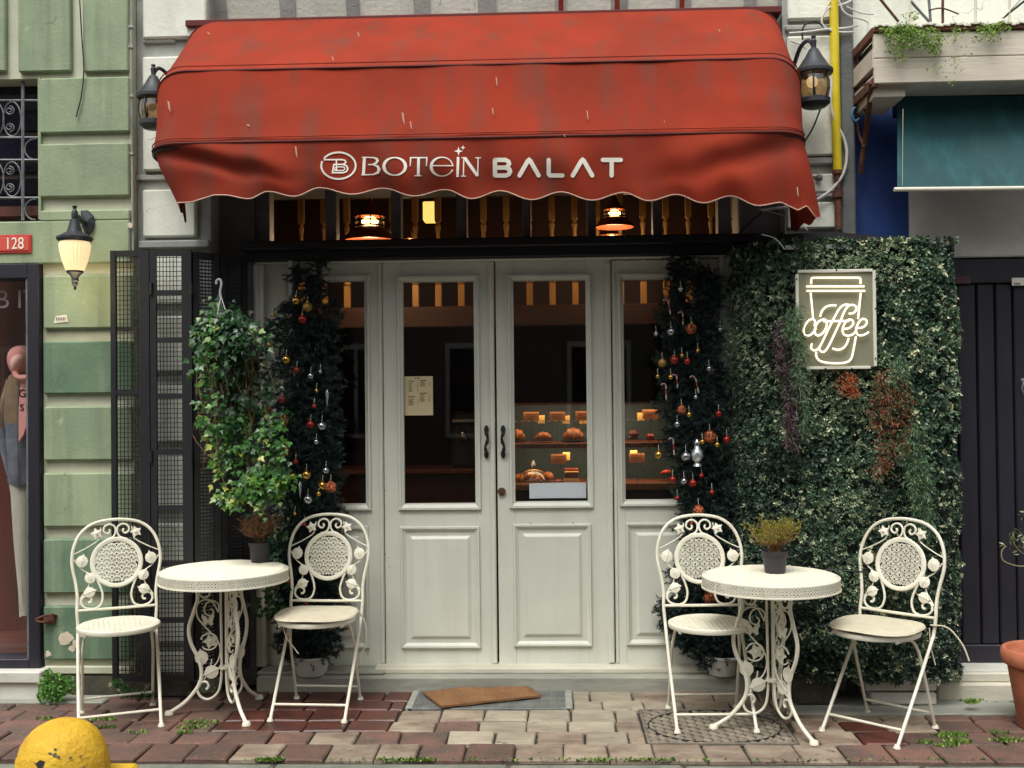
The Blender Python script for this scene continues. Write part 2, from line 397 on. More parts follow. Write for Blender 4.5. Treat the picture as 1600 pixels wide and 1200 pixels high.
# paver rows: (pixel y of near edge, of far edge, a joint's pixel x at near edge, paver pixel width there)
rows = [(1187.5, 1162, 802, 74.6), (1162, 1142.5, 768, 72.2), (1142.5, 1126, 748, 70.6), (1126, 1109, 756, 68.4), (1109, 1095, 738, 67), (1095, 1078, 728, 65)]
mats_c = {'red': M['paver_red'], 'worn': M['paver_worn'], 'pale': M['paver_pale'], 'wet': M['paver_wet']}
mx0, mx1 = X_(1004, 1120, 5.0), X_(1232, 1120, 5.0)        # manhole area in x
gr0, gr1 = G(640, 1092).x, G(893, 1092).x
for ri, (ya, yb, xj, wpx) in enumerate(rows):
    Ya = G(800, ya).y; Yb = G(800, yb).y
    wx = G(xj+wpx, ya).x-G(xj, ya).x; xo = G(xj, ya).x
    jx = [random.uniform(-.012, .012) for _ in range(34)]
    for k in range(-16, 16):
        x0 = xo+k*wx+jx[k+16]; x1 = xo+(k+1)*wx+jx[k+17]
        if x1 < -3.2 or x0 > 3.3: continue
        p = (x0+x1)/2
        if ri in (1, 2, 3) and x1 > mx0+.03 and x0 < mx1-.03 and ri > 0:      # leave room for the manhole frame
            if x0 < mx0 < x1: x1 = mx0
            elif x0 < mx1 < x1: x0 = mx1
            else: continue
        if ri >= 4 and x1 > gr0 and x0 < gr1:
            if x0 < gr0 < x1: x1 = gr0-.004
            elif x0 < gr1 < x1: x0 = gr1+.004
            else: continue
        if x1-x0 < .03: continue
        r = random.random()
        if p < -1.05: c = 'red' if r < .9 else 'worn'
        elif p < -.45: c = ('red' if r < .45 else 'worn') if ri < 4 else 'wet'
        elif p < .35 or (p < .6 and ri > 0): c = 'worn' if (ri == 0 or r < .3) else 'pale'
        elif p < 1.25: c = 'worn'
        elif p < 1.6 and ri >= 1: c = 'wet' if r < .5 else 'worn'
        else: c = 'red' if r < .85 else 'worn'
        if ri >= 2 and (-1.5 < p < -.75): c = 'wet'
        if ri == 5 and p > 1.2: c = 'pale'
        if ri == 0 and -.75 < p < -.2 : c = 'red' if r < .5 else 'worn'
        dz = random.uniform(-.003, .003)
        g_ = random.uniform(.003, .0065)
        o = chipped_block(x0+g_, x1-g_, Ya+g_, Yb-g_*.8, -.03, 0+dz, .0065, .0042).build('paver', mats_c[c], pav)
# kerb stones
kx = [-3.6, -2.2, G(430, 1190).x, G(795, 1190).x, G(1068, 1190).x, G(1300, 1190).x+.35, 3.6]
for a, b in zip(kx[:-1], kx[1:]):
    chipped_block(a+.004, b-.004, YK-.155, YK-.004, -.125, -.004, .012, .004).build('kerb_stone', M['kerb'], pav)
# side strips next to the buildings
MB().box(-3.6, X_(175, 1085, 5.5), 5.39, 5.6, -.03, .012, .008).build('concrete_strip', M['concrete'], pav)
MB().box(X_(1225, 1100, 5.4), 3.6, 5.2, 5.75, -.03, .010, .008).build('concrete_strip', M['concrete'], pav)
# weeds and moss in the joints (nobody could count it)
C = []; D = []
def tuft(px, py, n, r, h=.03):
    c = G(px, py)
    for _ in range(n):
        a = random.uniform(0, 2*PI); q = r*math.sqrt(random.random())
        C.append((c.x+q*math.cos(a)*1.7, c.y+q*math.sin(a)*.6, .0)); D.append((random.gauss(0, .6), random.gauss(0, .6), 1))
for (px, py, n, r) in [(300,1138,60,.05),(315,1130,60,.05),(160,1125,70,.04),(290,1146,40,.03),(70,1124,30,.03),(1485,1150,120,.05),(1495,1160,90,.04),(1478,1166,50,.03),
                       (1572,1158,70,.04),(1560,1146,40,.03),(1518,1098,110,.045),(1445,1161,30,.02),(165,1137,40,.03),(215,1145,30,.03),(1590,1100,30,.03)]: tuft(px, py, n, r)
for i in range(500):
    px = random.choice([random.uniform(590, 680), random.uniform(400, 440), random.uniform(900, 1060), random.uniform(380, 1600)]); py = 1187+random.uniform(-1.2, 1.2)
    c = G(px, py); C.append((c.x, c.y, -.004)); D.append((random.gauss(0, 1), random.gauss(0, .4), .7))
C = np.array(C); D = np.array(D, float)
M['weed'] = leafmat('weed_leaf', [(0, lin(60,92,34)), (.5, lin(98,132,52)), (1, lin(150,176,84))])
wd = leaves('joint_weeds', C, D, RS.randn(len(C), 3), .008+.016*RS.rand(len(C)), .008+.006*RS.rand(len(C)), M['weed'])
tag(wd, 'small green weeds and moss sprouting from the paver joints', 'weeds', kind='stuff')

# ---------------------------------------------------------------- step, sill
st = MB().box(X_(400, 1060, YS), X_(1225, 1060, YS), YS, 6.1, -.03, .078, .012).build('door_step', M['concrete']); tag(st, kind='structure')
MB().box(X_(585, 1050, 5.68), X_(1150, 1050, 5.68), 5.675, 5.86, .078, .104, .004).build('door_sill', M['sill'], st)
MB().box(X_(398, 1058, 5.6), X_(598, 1058, 5.6), 5.64, 5.9, .078, .096, .006).build('door_sill', M['concrete'], st)

# ---------------------------------------------------------------- green building
gb = empty('green_building', (-2.6, YG, 0), 0, 'green rusticated corner of a building with cream grooves, at the left edge', 'building')
xr, xl = X_(206, 500, YG), X_(66, 500, YG)
ztop = 4.2
mb = MB()
mb.box(xl, xr, YG+.012, YG+.5, .0, ztop)                                  # pier core (cream grooves)
zc0, zc1 = Z_(30, 413, YG), Z_(30, 345, YG)
mb.box(-3.6, xl, YG+.015, YG+.5, zc0, zc1-.002)
wt = Z_(30, 122, YG)
mb.box(-3.6, xl, YG+.014, YG+.5, wt, ztop)
mb.build('wall', M['cream'], gb)
def gblock(x0, y0, x1, y1, m_, dep=.028, world=None):
    a, b, z0, z1 = rect(x0, y0, x1, y1, YG-.015)
    MB().box(a, b, YG-.018, YG+.02, z0, z1, .007).build('stone_block', m_, gb)
gr, gd = M['green'], M['green_dark']
for (y0, y1, m_) in [(121,207,gr),(224,307,gr),(430,513,gr),(533,615,gd),(635,719,gr),(739,823,gr),(842,927,gd),(947,1031,gd)]:
    gblock(62 if y1 < 400 else 68, y0, 202 if y1 < 420 else 206, y1, m_)
gblock(-40, 345, 203, 412, gr); gblock(62.5, 328, 203, 344.6, gr)
gblock(129, -60, 200, 112, gr); gblock(28, -60, 110, 112, gr); gblock(-60, -60, 8, 112, gr)
MB().box(xl+.01, xr-.01, YG-.02, YG+.02, Z_(130,1052,YG), Z_(130,1040,YG), .005).build('base_moulding', M['cream'], gb)
M['dirty'] = mat('dirty_base_plaster', lin(84,80,66), lin(52,52,44), 9, .9, .5, 40, c3=lin(170,160,132), s3=11, t3=.6)
MB().box(xl+.005, xr+.3, YG-.012, YG+.3, 0, Z_(130,1053,YG), .01).build('base', M['dirty'], gb)
# peeled plaster patches
M['peel'] = mat('bare_plaster', lin(222,208,184), lin(200,184,160), 12, .9, .3, 60)
def blotch(px, py, r, n=14, Y=YG-.0195):
    c = P(px, py, Y); k = 1700/Y
    ol = [(math.cos(2*PI*i/n)*r/k*random.uniform(.6, 1.25), math.sin(2*PI*i/n)*r/k*random.uniform(.6, 1.2)) for i in range(n)]
    return MB().plate(ol, c, (1, 0, 0), (0, 0, 1), .002)
for (px, py, r) in [(103,998,13),(118,1006,7),(128,990,6),(72,972,5),(203,352,5),(75,1022,5),(112,1014,5)]:
    blotch(px, py, r).build('bare_plaster_patch', M['peel'], gb)
# upper window with iron grille
a, b, z0, z1 = rect(-60, 123, 62, 344, YG)
win = MB().box(a, b, YG+.16, YG+.18, z0, z1).build('window', mat('old_window_paint', lin(58,34,32), lin(44,28,30), 6, .6), gb)
M['wglass'] = mat('dark_blue_pane', lin(28,27,44), lin(22,20,28), 2, .12)
for (x0, y0, x1, y1) in [(-40,128,60,205),(-40,214,60,250),(-40,256,60,270),(-40,280,60,305),(-40,312,60,338)]:
    A = rect(x0, y0, x1, y1, YG+.15); MB().box(A[0], A[1], YG+.145, YG+.158, A[2], A[3]).build('pane', M['wglass'], win)
MB().box(b-.004, b+.01, YG-.01, YG+.16, z0, z1).build('window_reveal', M['green'], gb)
grl = MB(); Yg = YG+.05
q = lambda px, py: P(px, py, Yg)
grl.tube([q(36, 122), q(36, 344)], .009, 6)
for y in (157, 215, 250, 309): grl.tube([q(-40, y), q(62, y)], .006, 6)
def ring(px, py, rx, ry, a0=0, a1=2*PI, r=.004): grl.tube([q(px+rx*math.cos(t), py+ry*math.sin(t)) for t in np.linspace(a0, a1, 22)], r, 5)
def curl(px, py, r0, sgx, sgy):
    pts = []
    for i in range(20):
        t = i/19*1.55*2*PI; rr = r0*(1-.75*i/19)
        pts.append(q(px+sgx*rr*math.sin(t), py-sgy*rr*math.cos(t)*.9))
    grl.tube(pts, .0035, 5)
for cy in (186, 280):
    ring(19, cy, 14, 27); ring(-8, cy, 14, 27)
    curl(15, cy-13, 8, 1, 1); curl(15, cy+13, 8, 1, -1)
for cy in (233, 327): ring(54, cy, 15, 16, PI*.45, PI*1.55)
grl.build('window_grille', M['iron'], gb)
# shop window below
a, b, z0, z1 = rect(-120, 414, 66, 1050, YG)
sf = MB()
bz0, bz1 = z0, z1; gx1 = X_(47.5, 700, YG); gz0 = Z_(20, 1028, YG); gz1 = Z_(20, 436, YG)
sf.box(gx1, b, YG-.03, YG+.12, bz0, bz1, .004); sf.box(a, gx1, YG-.03, YG+.12, gz1, bz1, .004); sf.box(a, gx1, YG-.03, YG+.12, bz0, gz0, .004)
shopf = sf.build('shop_window', M['darkdoor'], gb)
MB().box(a, gx1, YG+.05, YG+.056, gz0, gz1).build('pane', M['glass'], shopf)
MB().box(gx1-.012, gx1-.002, YG-.02, YG+.04, gz0, gz1).build('glazing_bead', M['iron'], shopf)
sw = MB(); sw.box(a, gx1+.1, YG+.75, YG+.8, 0, 2.6); sw.box(gx1+.1, gx1+.13, YG+.12, YG+.8, 0, 2.6); sw.box(a, gx1+.1, YG+.1, YG+.75, .0, gz0-.02); sw.box(a, gx1+.1, YG+.1, YG+.75, 2.5, 2.55)
sw.build('shop_interior_wall', mat('red_brown_panelling', lin(96,46,28), lin(70,34,24), 3, .6, stretch=(5, 5, .5)), gb)
tm = upright(text_mb('B IT', .135), P(26, 469, YG+.046), 1, 1)
tm.build('lettering', mat('lettering_reflection', lin(120,110,108), rough=.6), shopf)  # a reflection of lettering, put in as grey letters on the pane
MB().box(-3.6, X_(63, 1060, 5.42), 5.42, YG+.1, Z_(30,1068,5.42), Z_(30,1050,5.42), .006).build('window_sill', M['white_sill'], gb)
MB().box(-3.6, X_(61, 1080, 5.44), 5.44, YG+.1, 0.0, Z_(30,1068,5.42)-.002, .006).build('sill_block', M['white_sill'], gb)
# door hook on the wall
hk = MB(); Yh = YG-.06
hk.tube([P(88, 962, YG-.02), P(80, 960, Yh), P(66, 963, Yh), P(56, 968, Yh), P(58, 971, Yh), P(70, 972, Yh), P(80, 970, YG-.04)], .006, 6)
hk.box(X_(72, 965, YG), X_(90, 965, YG), YG-.035, YG-.015, Z_(80, 973, YG), Z_(80, 959, YG), .004)
tag(hk.build('shutter_hook', M['rust']), 'rusty iron shutter hook fixed to the green wall near the ground', 'hook')
# house number
a, b, z0, z1 = rect(-8, 367, 50, 396, YG-.02)
hn = empty('house_number_sign', ((a+b)/2, YG-.02, z0), 0, 'red enamel house number plate reading 128 on the green wall', 'sign')
MB().box(a, b, YG-.027, YG-.018, z0, z1, .003).build('plate', mat('red_enamel', lin(190,68,56), lin(180,60,50), 10, .4), hn)
MB().box(a+.012, b-.012, YG-.031, YG-.0265, z0+.012, z1-.012, .003).build('plate_rim', mat('red_enamel_light', lin(206,84,70), rough=.4), hn)
upright(text_mb('128', .085), P(22.5, 381, YG-.033), .8, 1).build('number', M['print'], hn)
# sticker
a, b, z0, z1 = rect(84, 492, 107, 505, YG-.02)
sk = MB(); sk.add([(a, YG-.021, z0), (b, YG-.022, z0+.006), (b-.008, YG-.026, z1), (a+.012, YG-.024, z1-.006)], [(0, 1, 2, 3)])
for i in range(6):
    x = a+.016+i*.009; sk.box(x, x+.0025, YG-.0275, YG-.0265, z0+.014, z1-.012)
sk2 = MB(); sk2.v = sk.v[:4]; sk2.f = sk.f[:1]
sto = empty('paper_sticker', (a, YG-.02, z0), 0, 'small torn white paper sticker on the green wall below the lantern', 'sticker')
sk2.build('paper', M['print'], sto); sk3 = MB(); sk3.v = sk.v; sk3.f = sk.f[1:]; sk3.build('bar_print', M['cable_black'], sto)
# thin cables on the green wall
cb = MB().tube(spline([P(124, -10, YG-.03), P(128, 60, YG-.03), P(131, 110, YG-.03), P(127, 150, YG-.03), P(119, 183, YG-.03)], 5), .0035, 5)
tag(cb.build('hanging_cable', M['cable_black']), 'thin black cable end dangling on the upper green wall', 'cable')
cb = MB().tube(spline([P(205, -10, YG-.0), P(204, 100, YG-.0), P(205.5, 220, YG-.0), P(207, 330, YG), P(208, 400, YG)], 5), .006, 5)
for y in (42, 73, 150, 240): 
    c = P(205, y, YG); cb.box(c.x-.012, c.x+.012, YG-.01, YG+.02, c.z-.006, c.z+.006)
tag(cb.build('wall_conduit', M['joint']), 'grey painted conduit running down the seam beside the green wall', 'conduit')

# ---------------------------------------------------------------- cafe building
cafe = empty('cafe_building', (0, YD, 0), 0, 'cafe front with white stone blocks, grey plaster and four white door leaves', 'building')
mb = MB()
xa, xb = X_(203, 300, YP), X_(329, 300, YP)
mb.box(xr+.003, xb, YP, YP+.5, 0, 3.62)                                     # left pilaster
mb.build('pilaster', M['joint'], cafe)
xc, xd = X_(1226, 300, YP), X_(1334, 300, YP)
MB().box(xc, X_(1311, 300, YP), YP+.001, YP+.5, 0, 4.4).build('pilaster', M['joint'], cafe)
MB().box(X_(1311.5, 300, YP), X_(1334, 300, YP), YP-.045, YP+.5, 0, 4.4, .01).build('corner_pier', mat('grey_pier', lin(112,114,112), lin(92,94,92), 6, .85, .5, 40), cafe)
mb = MB(); zt0 = Z_(760, 287, YD)
mb.box(xb, xc, YD, YD+.35, zt0, 4.4)
mb.build('wall', M['joint'], cafe)
MB().box(xr+.003, xb-.001, YP-.001, YP+.4, 3.622, 4.4).build('upper_wall', M['joint'], cafe)
def wblock(x0, y0, x1, y1, dep=.035):
    A = rect(x0, y0, x1, y1, YP-.03)
    MB().box(A[0], A[1], YP-dep, YP+.01, A[2], A[3], .008).build('stone_block', M['block'], cafe)
for (y0, y1) in [(-60,59),(88,266),(296,370),(398,474),(494,580),(602,690),(712,796),(818,900),(922,1004),(1020,1066)]:
    wblock(223, y0, 306 if y0 > 270 else 322, y1)
for (y0, y1) in [(-60,30),(56,243),(272,301),(316,357)]: wblock(1231, y0, 1306 if y0 > 40 else 1303, y1)
for (y, h, x0, x1) in [(278, 4, 210, 300), (64, 4, 225, 275)]:
    A = rect(x0, y-h, x1, y+h, YP); MB().box(A[0], A[1], YP-.02, YP+.01, A[2], A[3], .004).build('ledge', M['joint'], cafe)
A = rect(218, 376, 328, 388, YP-.03); MB().box(A[0], A[1], YP-.05, YP+.01, A[2], A[3], .006).build('ledge', M['joint'], cafe)
for (y0, y1) in [(246, 256), (302, 308), (38, 46)]:
    A = rect(1228, y0, 1309, y1, YP-.03); MB().box(A[0], A[1], YP-.03, YP+.01, A[2], A[3], .005).build('ledge', M['joint'], cafe)
# flared cove of the overhanging bay, with grey ribs
def cove(name, m_, pa, pb, lift, par, th=.05):
    """sloping strip between two pixel columns (measured at y = 14), rising towards the street"""
    Ya, Yb_ = YD-.03, 5.48; r = []
    for px in (pa, pb):
        c0_ = P(px, 14, 5.56); r.append(c0_.x)
    za = 3.44; zb_ = za+(Ya-Yb_)*3.0
    MB().hexa([(r[0], Ya, za-lift), (r[1], Ya, za-lift), (r[1], Ya, za+.3), (r[0], Ya, za+.3),
               (r[0], Yb_, zb_-lift), (r[1], Yb_, zb_-lift), (r[1], Yb_, zb_+.3), (r[0], Yb_, zb_+.3)]).build(name, m_, par)
cove('bay_cove', M['block'], 300, 1228, 0, cafe)
for i, (p0, p1) in enumerate([(322,342),(427,452),(533,554),(641,667),(744,773),(867,885),(957,984),(1061,1085),(1170,1190)]):
    cove('cove_rib', M['joint'], p0, p1, .022, cafe)
    if i in (5, 6, 7): cove('paint_patch', M['awning'], p0+6, p0+14, .024, cafe)
# grey returns into the doorway
MB().box(xb, X_(398, 340, YD-.02), YD-.03, YD+.2, 0, Z_(360, 287, YD)).build('reveal', M['mullion'], cafe)
MB().box(X_(1155, 340, YD-.02), xc, YD-.03, YD+.2, 0, Z_(1190, 287, YD)).build('reveal', M['mullion'], cafe)
# header beam
A = rect(386, 377, 1240, 402, YD-.06)
MB().box(A[0], A[1], YD-.08, YD+.14, A[2]+.0, A[3], .006).build('header_beam', M['blackwood'], cafe)
MB().box(A[0]-.02, A[1], YD-.14, YD-.081, A[3]-.035, A[3]+.012, .006).build('beam_ledge', M['blackwood'], cafe)
A2 = rect(400, 403, 1155, 407, YD-.03); MB().box(A2[0], A2[1], YD-.05, YD+.02, A2[2], A[2]-.002, .003).build('frame_head', M['door'], cafe)
zb = A[3]
# transom lights
zt = zt0+.02
MB().box(X_(398, 330, YD), X_(1155, 330, YD), YD+.05, YD+.056, zb, zt).build('transom_pane', M['glass'], cafe)
for (p0, p1) in [(397,421),(508,525),(611,626),(713,729),(816,829),(917,931),(1020,1033),(1122,1142)]:
    MB().box(X_(p0, 335, YD), X_(p1, 335, YD), YD-.005, YD+.1, zb-.01, zt, .008).build('mullion', M['mullion'], cafe)
# door frame jambs
z_s = .104
for (p0, p1) in [(399, 415), (1127, 1150)]:
    x0, x1 = X_(p0, 720, YD-.03), X_(p1, 720, YD-.03)
    MB().box(x0, x1, YD-.045, YD+.08, .098, A2[2]-.001, .006).build('door_jamb', M['door'], cafe)
    MB().box(x0+.012, x0+.03, YD-.052, YD-.044, .1, A2[2]-.003, .003).build('jamb_bead', M['door'], cafe)
def moulding(x0, x1, z0, z1, y, w=.026, h=.014):
    """mitred picture-frame moulding"""
    prof = [(0, 0), (.15, h), (.45, h), (.6, h*.55), (1, 0)]
    mb = MB(); n = len(prof)
    cs = [(x0, z0, 1, 1), (x1, z0, -1, 1), (x1, z1, -1, -1), (x0, z1, 1, -1)]
    for (cx, cz, sx, sz) in cs:
        for (t, d) in prof: mb.v.append((cx+sx*t*w, y-d, cz+sz*t*w))
    for i in range(4):
        j = (i+1) % 4
        for k in range(n-1): mb.f.append((i*n+k, j*n+k, j*n+k+1, i*n+k+1))
    return mb
def ogee(name, x0, x1, z0, z1, y, par, w=.026, h=.014): return moulding(x0, x1, z0, z1, y, w, h).build(name, M['door'], par)
# leaves: (leaf px, glass px, glass py, panel px, panel py)
LV = [((417, 599), (452, 571), (440, 788), (448, 577), (822, 1013)),
      ((600.5, 774), (630, 742), (440, 787), (626, 751), (822, 1013)),
      ((777, 957), (803, 917), (438, 784), (802, 925), (818, 1010)),
      ((959, 1126), (975, 1090), (436, 781), (978, 1094), (816, 1008))]
M['seal'] = mat('dark_gap', (.01, .01, .01), rough=.8)
for i, (lf, gl, gy, pn, py_) in enumerate(LV):
    x0, x1 = X_(lf[0], 725, YD), X_(lf[1], 725, YD)
    ztp = Z_(sum(lf)/2, 406, YD); zbt = Z_(sum(lf)/2, 1041 if i > 1 else 1042.5, YD)
    gx0, gx1, gz0, gz1 = rect(gl[0], gy[0], gl[1], gy[1], YD)
    px0, px1, pz0, pz1 = rect(pn[0], py_[0], pn[1], py_[1], YD)
    d = MB(); c = .0025; T = YD+.045
    d.box(x0, gx0, YD, T, zbt, ztp, c); d.box(gx1, x1, YD, T, zbt, ztp, c)
    zm = (gz0+pz1)/2
    d.box(gx0, gx1, YD+.0008, T, gz1, ztp-.001); d.box(gx0, gx1, YD+.0008, T, zbt+.001, gz0)
    dl = d.build('door', M['door'], cafe)
    MB().box(gx0, gx1, YD+.028, YD+.033, gz0, gz1).build('pane', M['glass'], dl)
    ogee('glazing_moulding', gx0-.03, gx1+.03, gz0-.035, gz1+.035, YD-.001, dl, .032, .016)
    ogee('panel_moulding', px0, px1, pz0, pz1, YD-.001, dl, .03, .014)
    m_ = MB(); w = .052
    m_.hexa([(px0+w, YD-.0005, pz0+w), (px1-w, YD-.0005, pz0+w), (px1-w, YD+.01, pz0+w), (px0+w, YD+.01, pz0+w),
             (px0+w, YD-.0005, pz1-w), (px1-w, YD-.0005, pz1-w), (px1-w, YD+.01, pz1-w), (px0+w, YD+.01, pz1-w)])
    MB().add([(px0+w, YD-.001, pz0+w), (px1-w, YD-.001, pz0+w), (px1-w, YD-.001, pz1-w), (px0+w, YD-.001, pz1-w),
              (px0+w+.016, YD-.011, pz0+w+.016), (px1-w-.016, YD-.011, pz0+w+.016), (px1-w-.016, YD-.011, pz1-w-.016), (px0+w+.016, YD-.011, pz1-w-.016)],
             [(0,1,5,4),(1,2,6,5),(2,3,7,6),(3,0,4,7),(4,5,6,7)]).build('raised_panel', M['door'], dl)
    # meeting bead
    if i in (1, 2):
        bx = x1-.028 if i == 1 else x1-.03
        MB().box(bx, x1, YD-.014, YD-.0015, zbt+.02, ztp-.02, .006).build('cover_bead', M['door'], dl)
    elif i == 0: MB().box(x1-.02, x1-.004, YD-.008, YD-.0015, zbt+.02, ztp-.02, .004).build('cover_bead', M['door'], dl)
    else: MB().box(x0+.003, x0+.016, YD-.008, YD-.0015, zbt+.02, ztp-.02, .004).build('cover_bead', M['door'], dl)
    if i in (1, 2):
        hx = 760 if i == 1 else 786; sg = 1 if i == 1 else -1
        h = MB(); y_ = YD-.035
        pts = [P(hx-1*sg, 672, YD-.012), P(hx, 678, y_), P(hx+2*sg, 684, y_), P(hx+1*sg, 691, y_), P(hx-1.5*sg, 697, y_), P(hx-1*sg, 703, y_), P(hx, 709, YD-.012)]
        h.tube(spline(pts, 4), [.007+.003*math.sin(k/24*PI*3)**2 for k in range(25)], 8)
        for yy in (671, 710):
            c = P(hx, yy, YD-.012); h.sphere(c, .017, 10, 6, .75, .5, 1.35)
        h.build('handle', M['black'], dl, True)
    if i == 2:
        c = P(784, 768, YD-.01); k = MB(); k.v = []; k.lathe([(.001, 0), (.02, .002), (.022, -.004), (.012, -.008), (.001, -.008)], (0, 0, 0), 12)
        k.v = [(c.x+x, c.y+z, c.z+y) for x, y, z in k.v]; k.box(c.x-.003, c.x+.003, c.y-.012, c.y-.006, c.z-.009, c.z+.009)
        k.build('lock', M['rust'], dl)
MB().box(X_(400, 700, YD), X_(1150, 700, YD), YD+.046, YD+.06, .07, .125).build('draught_strip', M['seal'], cafe)
# chipped paint specks on the door leaves
M['speck'] = mat('bare_wood_chip', lin(86,62,44), rough=.9)
sp = MB()
for (px, py, s) in [(602,866,1.5),(606,872,1.2),(608,886,1.2),(850,927,2),(883,946,2),(924,970,2),(802,828,2),(829,818,2),(895,817,1.6),(921,762,2.5),(745,715,2),(746,757,1.6),(602,766,1.3),(627,865,1.4),(776,900,1.5),(1175,0,0)]:
    if s == 0: continue
    c = P(px, py, YD-.0015); k = s*.0034*.6
    sp.plate([(-k, -k*.6), (k*.3, -k), (k, .1*k), (k*.4, k), (-k*.7, k*.7)], c, (1, 0, 0), (0, 0, 1), .0016)
sp.build('paint_chips', M['speck'], cafe)
# ---------------------------------------------------------------- interior of the cafe
it = MB(); x0, x1 = -2.35, 1.75
it.box(x0, x1, 9.2, 9.25, 0, 3.6); it.box(x0-.05, x0, YD+.2, 9.2, 0, 3.6); it.box(x1, x1+.05, YD+.2, 9.2, 0, 3.6); it.box(x0, x1, YD+.3, 9.2, 3.4, 3.5)
it.build('interior_wall', M['darkroom'], cafe)
MB().box(x0, x1, YD+.1, 9.2, -.05, .06).build('interior_floor', M['darkroom'], cafe)
YB = 7.3
zr0, zr1 = Z_(800, 478, YB), Z_(800, 306, YB)
bal = empty('mezzanine_balustrade', (0, YB, zr0), 0, 'row of turned oak balusters of the mezzanine inside the cafe', 'balustrade')
MB().box(-2.3, 1.7, YB-.04, YB+.04, zr1, zr1+.05, .006).build('rail', M['wood'], bal)
MB().box(-2.3, 1.7, YB-.05, YB+.05, zr0-.14, zr0, .006).build('base_rail', mat('dark_beam_wood', lin(70,42,28), lin(54,32,22), 5, .6, stretch=(.4, 4, 4)), bal)
H = zr1-zr0
pr = [(.010, .2), (.026, .215), (.018, .26), (.012, .34), (.016, .42), (.026, .5), (.016, .58), (.012, .66), (.02, .73), (.012, .76), (.022, .78)]
b0 = MB(); b0.box(-.021, .021, -.021, .021, 0, .2*H, .003); b0.box(-.021, .021, -.021, .021, .78*H, H, .003); b0.lathe([(r, z*H) for r, z in pr], n=12)
bo = b0.build('baluster', M['balu'], bal, world=False)
px = 471.0; k = 0
while px < 1150:
    o = bo if k == 0 else bo.copy()
    if k: COL.objects.link(o); o.parent = bal
    o.location = (X_(px, 392, YB), 0, 0); k += 1; px += 35.6
MB().box(-2.3, 1.7, YB+.05, 9.2, zr0-.14, zr0-.08).build('mezzanine_floor', M['darkroom'], bal)
# ================================================================ awning
YT, Y2, Y3 = 5.55, 5.12, 5.00
T1 = P(760, 22, YT); T2 = P(760, 101, Y2); T3 = P(760, 215, Y3)
XL = X_(285, 40, YT-.05); XR = X_(1225, 25, YT-.05)
Yw = 5.575; zp = T3.z-.045
aw = empty('shop_awning', (0, Yw, zp), 0, 'large faded red canvas dome awning with scalloped valance and white lettering over the doors', 'awning')
ribs = [(T1.y, T1.z), (T2.y, T2.z), (T3.y, T3.z)]
# profile points from the top rib to the front rib, slightly sagging canvas between ribs
prof = []
for a, b in ((0, 1), (1, 2)):
    for k in range(12):
        t = k/12; y = ribs[a][0]*(1-t)+ribs[b][0]*t; z = ribs[a][1]*(1-t)+ribs[b][1]*t
        s_ = math.sin(PI*t)*.012; prof.append((y+s_*.7, z-s_*.7+.0))
prof.append(ribs[2])
def sarc(y, z, nc=9, rc=.17, nx=60):
    """U-shaped section through the pivot line: left arm, rounded corner, front, rounded corner, right arm"""
    R = math.hypot(Yw-y, z-zp); cy = (Yw-y)/R; cz = (z-zp)/R
    rc = min(rc, R*.8); out = []
    bl_ = .035*math.sin(min(1, max(0, (5.55-y)/.5))*PI*.75)
    for t in np.linspace(.02, 1, 8): out.append((XL-bl_*t, (R-rc)*t))
    for k in range(1, nc+1):
        a = PI/2*k/nc; out.append((XL-bl_+rc*(1-math.cos(a)), R-rc+rc*math.sin(a)))
    for t in np.linspace(0, 1, nx)[1:-1]: out.append((XL-bl_+rc+(XR-XL-2*rc+1.5*bl_)*t, R))
    for k in range(nc, 0, -1):
        a = PI/2*k/nc; out.append((XR+.5*bl_-rc*(1-math.cos(a)), R-rc+rc*math.sin(a)))
    for t in np.linspace(1, .02, 8): out.append((XR+.5*bl_*t, (R-rc)*t))
    return [Vector((x, Yw-r*cy, zp+r*cz)) for x, r in out]
def panel_mesh(rows_, name, m_, th=.003):
    mb = MB(); n = len(rows_[0]); b = 0
    for r in rows_: mb.v += [tuple(v) for v in r]
    for i in range(len(rows_)-1):
        for k in range(n-1): mb.f.append((i*n+k, (i+1)*n+k, (i+1)*n+k+1, i*n+k+1))
    o = mb.build(name, m_, aw, True)
    return o
up = panel_mesh([sarc(*p) for p in prof[:13]], 'upper_canvas', M['awning'])
lo_ = panel_mesh([[v+Vector((0, .003*math.sin(5*v.x+2*v.z)+.0022*math.sin(17*v.x+6*v.z)-.010*math.exp(-((v.z-2.84-.10*(1.3-v.x))/.05)**2)*math.exp(-((v.x-1.15)/.35)**2)-.007*math.exp(-((v.z-2.86-.12*(v.x+1.5))/.05)**2)*math.exp(-((v.x+1.35)/.3)**2), 0)) for v in sarc(*p)] for p in prof[12:]], 'middle_canvas', M['awning'])
for (y, z) in ribs:
    c_ = sarc(y-.002, z+.001)
    MB().tube(c_[4:-4], .0055, 6).build('rib_piping', M['piping'], aw, True)
    if z < T1.z-.05: MB().tube([v+Vector((0, .0, -.024)) if z < T2.z+.01 else v+Vector((0, -.016, -.018)) for v in []] or [v+Vector((0, -.001, .022)) for v in c_[8:-8]], .003, 5).build('seam', M['awning'], aw, True)
    # steel bow under the canvas
    MB().tube([v+Vector((0, .018, -.014)) for v in c_[1:-1]], .009, 6).build('frame_bow', M['black'], aw, True)
MB().box(XL, XR, Yw-.035, YD-.01, T1.z-.03, T1.z+.004, .004).build('wall_rail', M['piping'], aw)
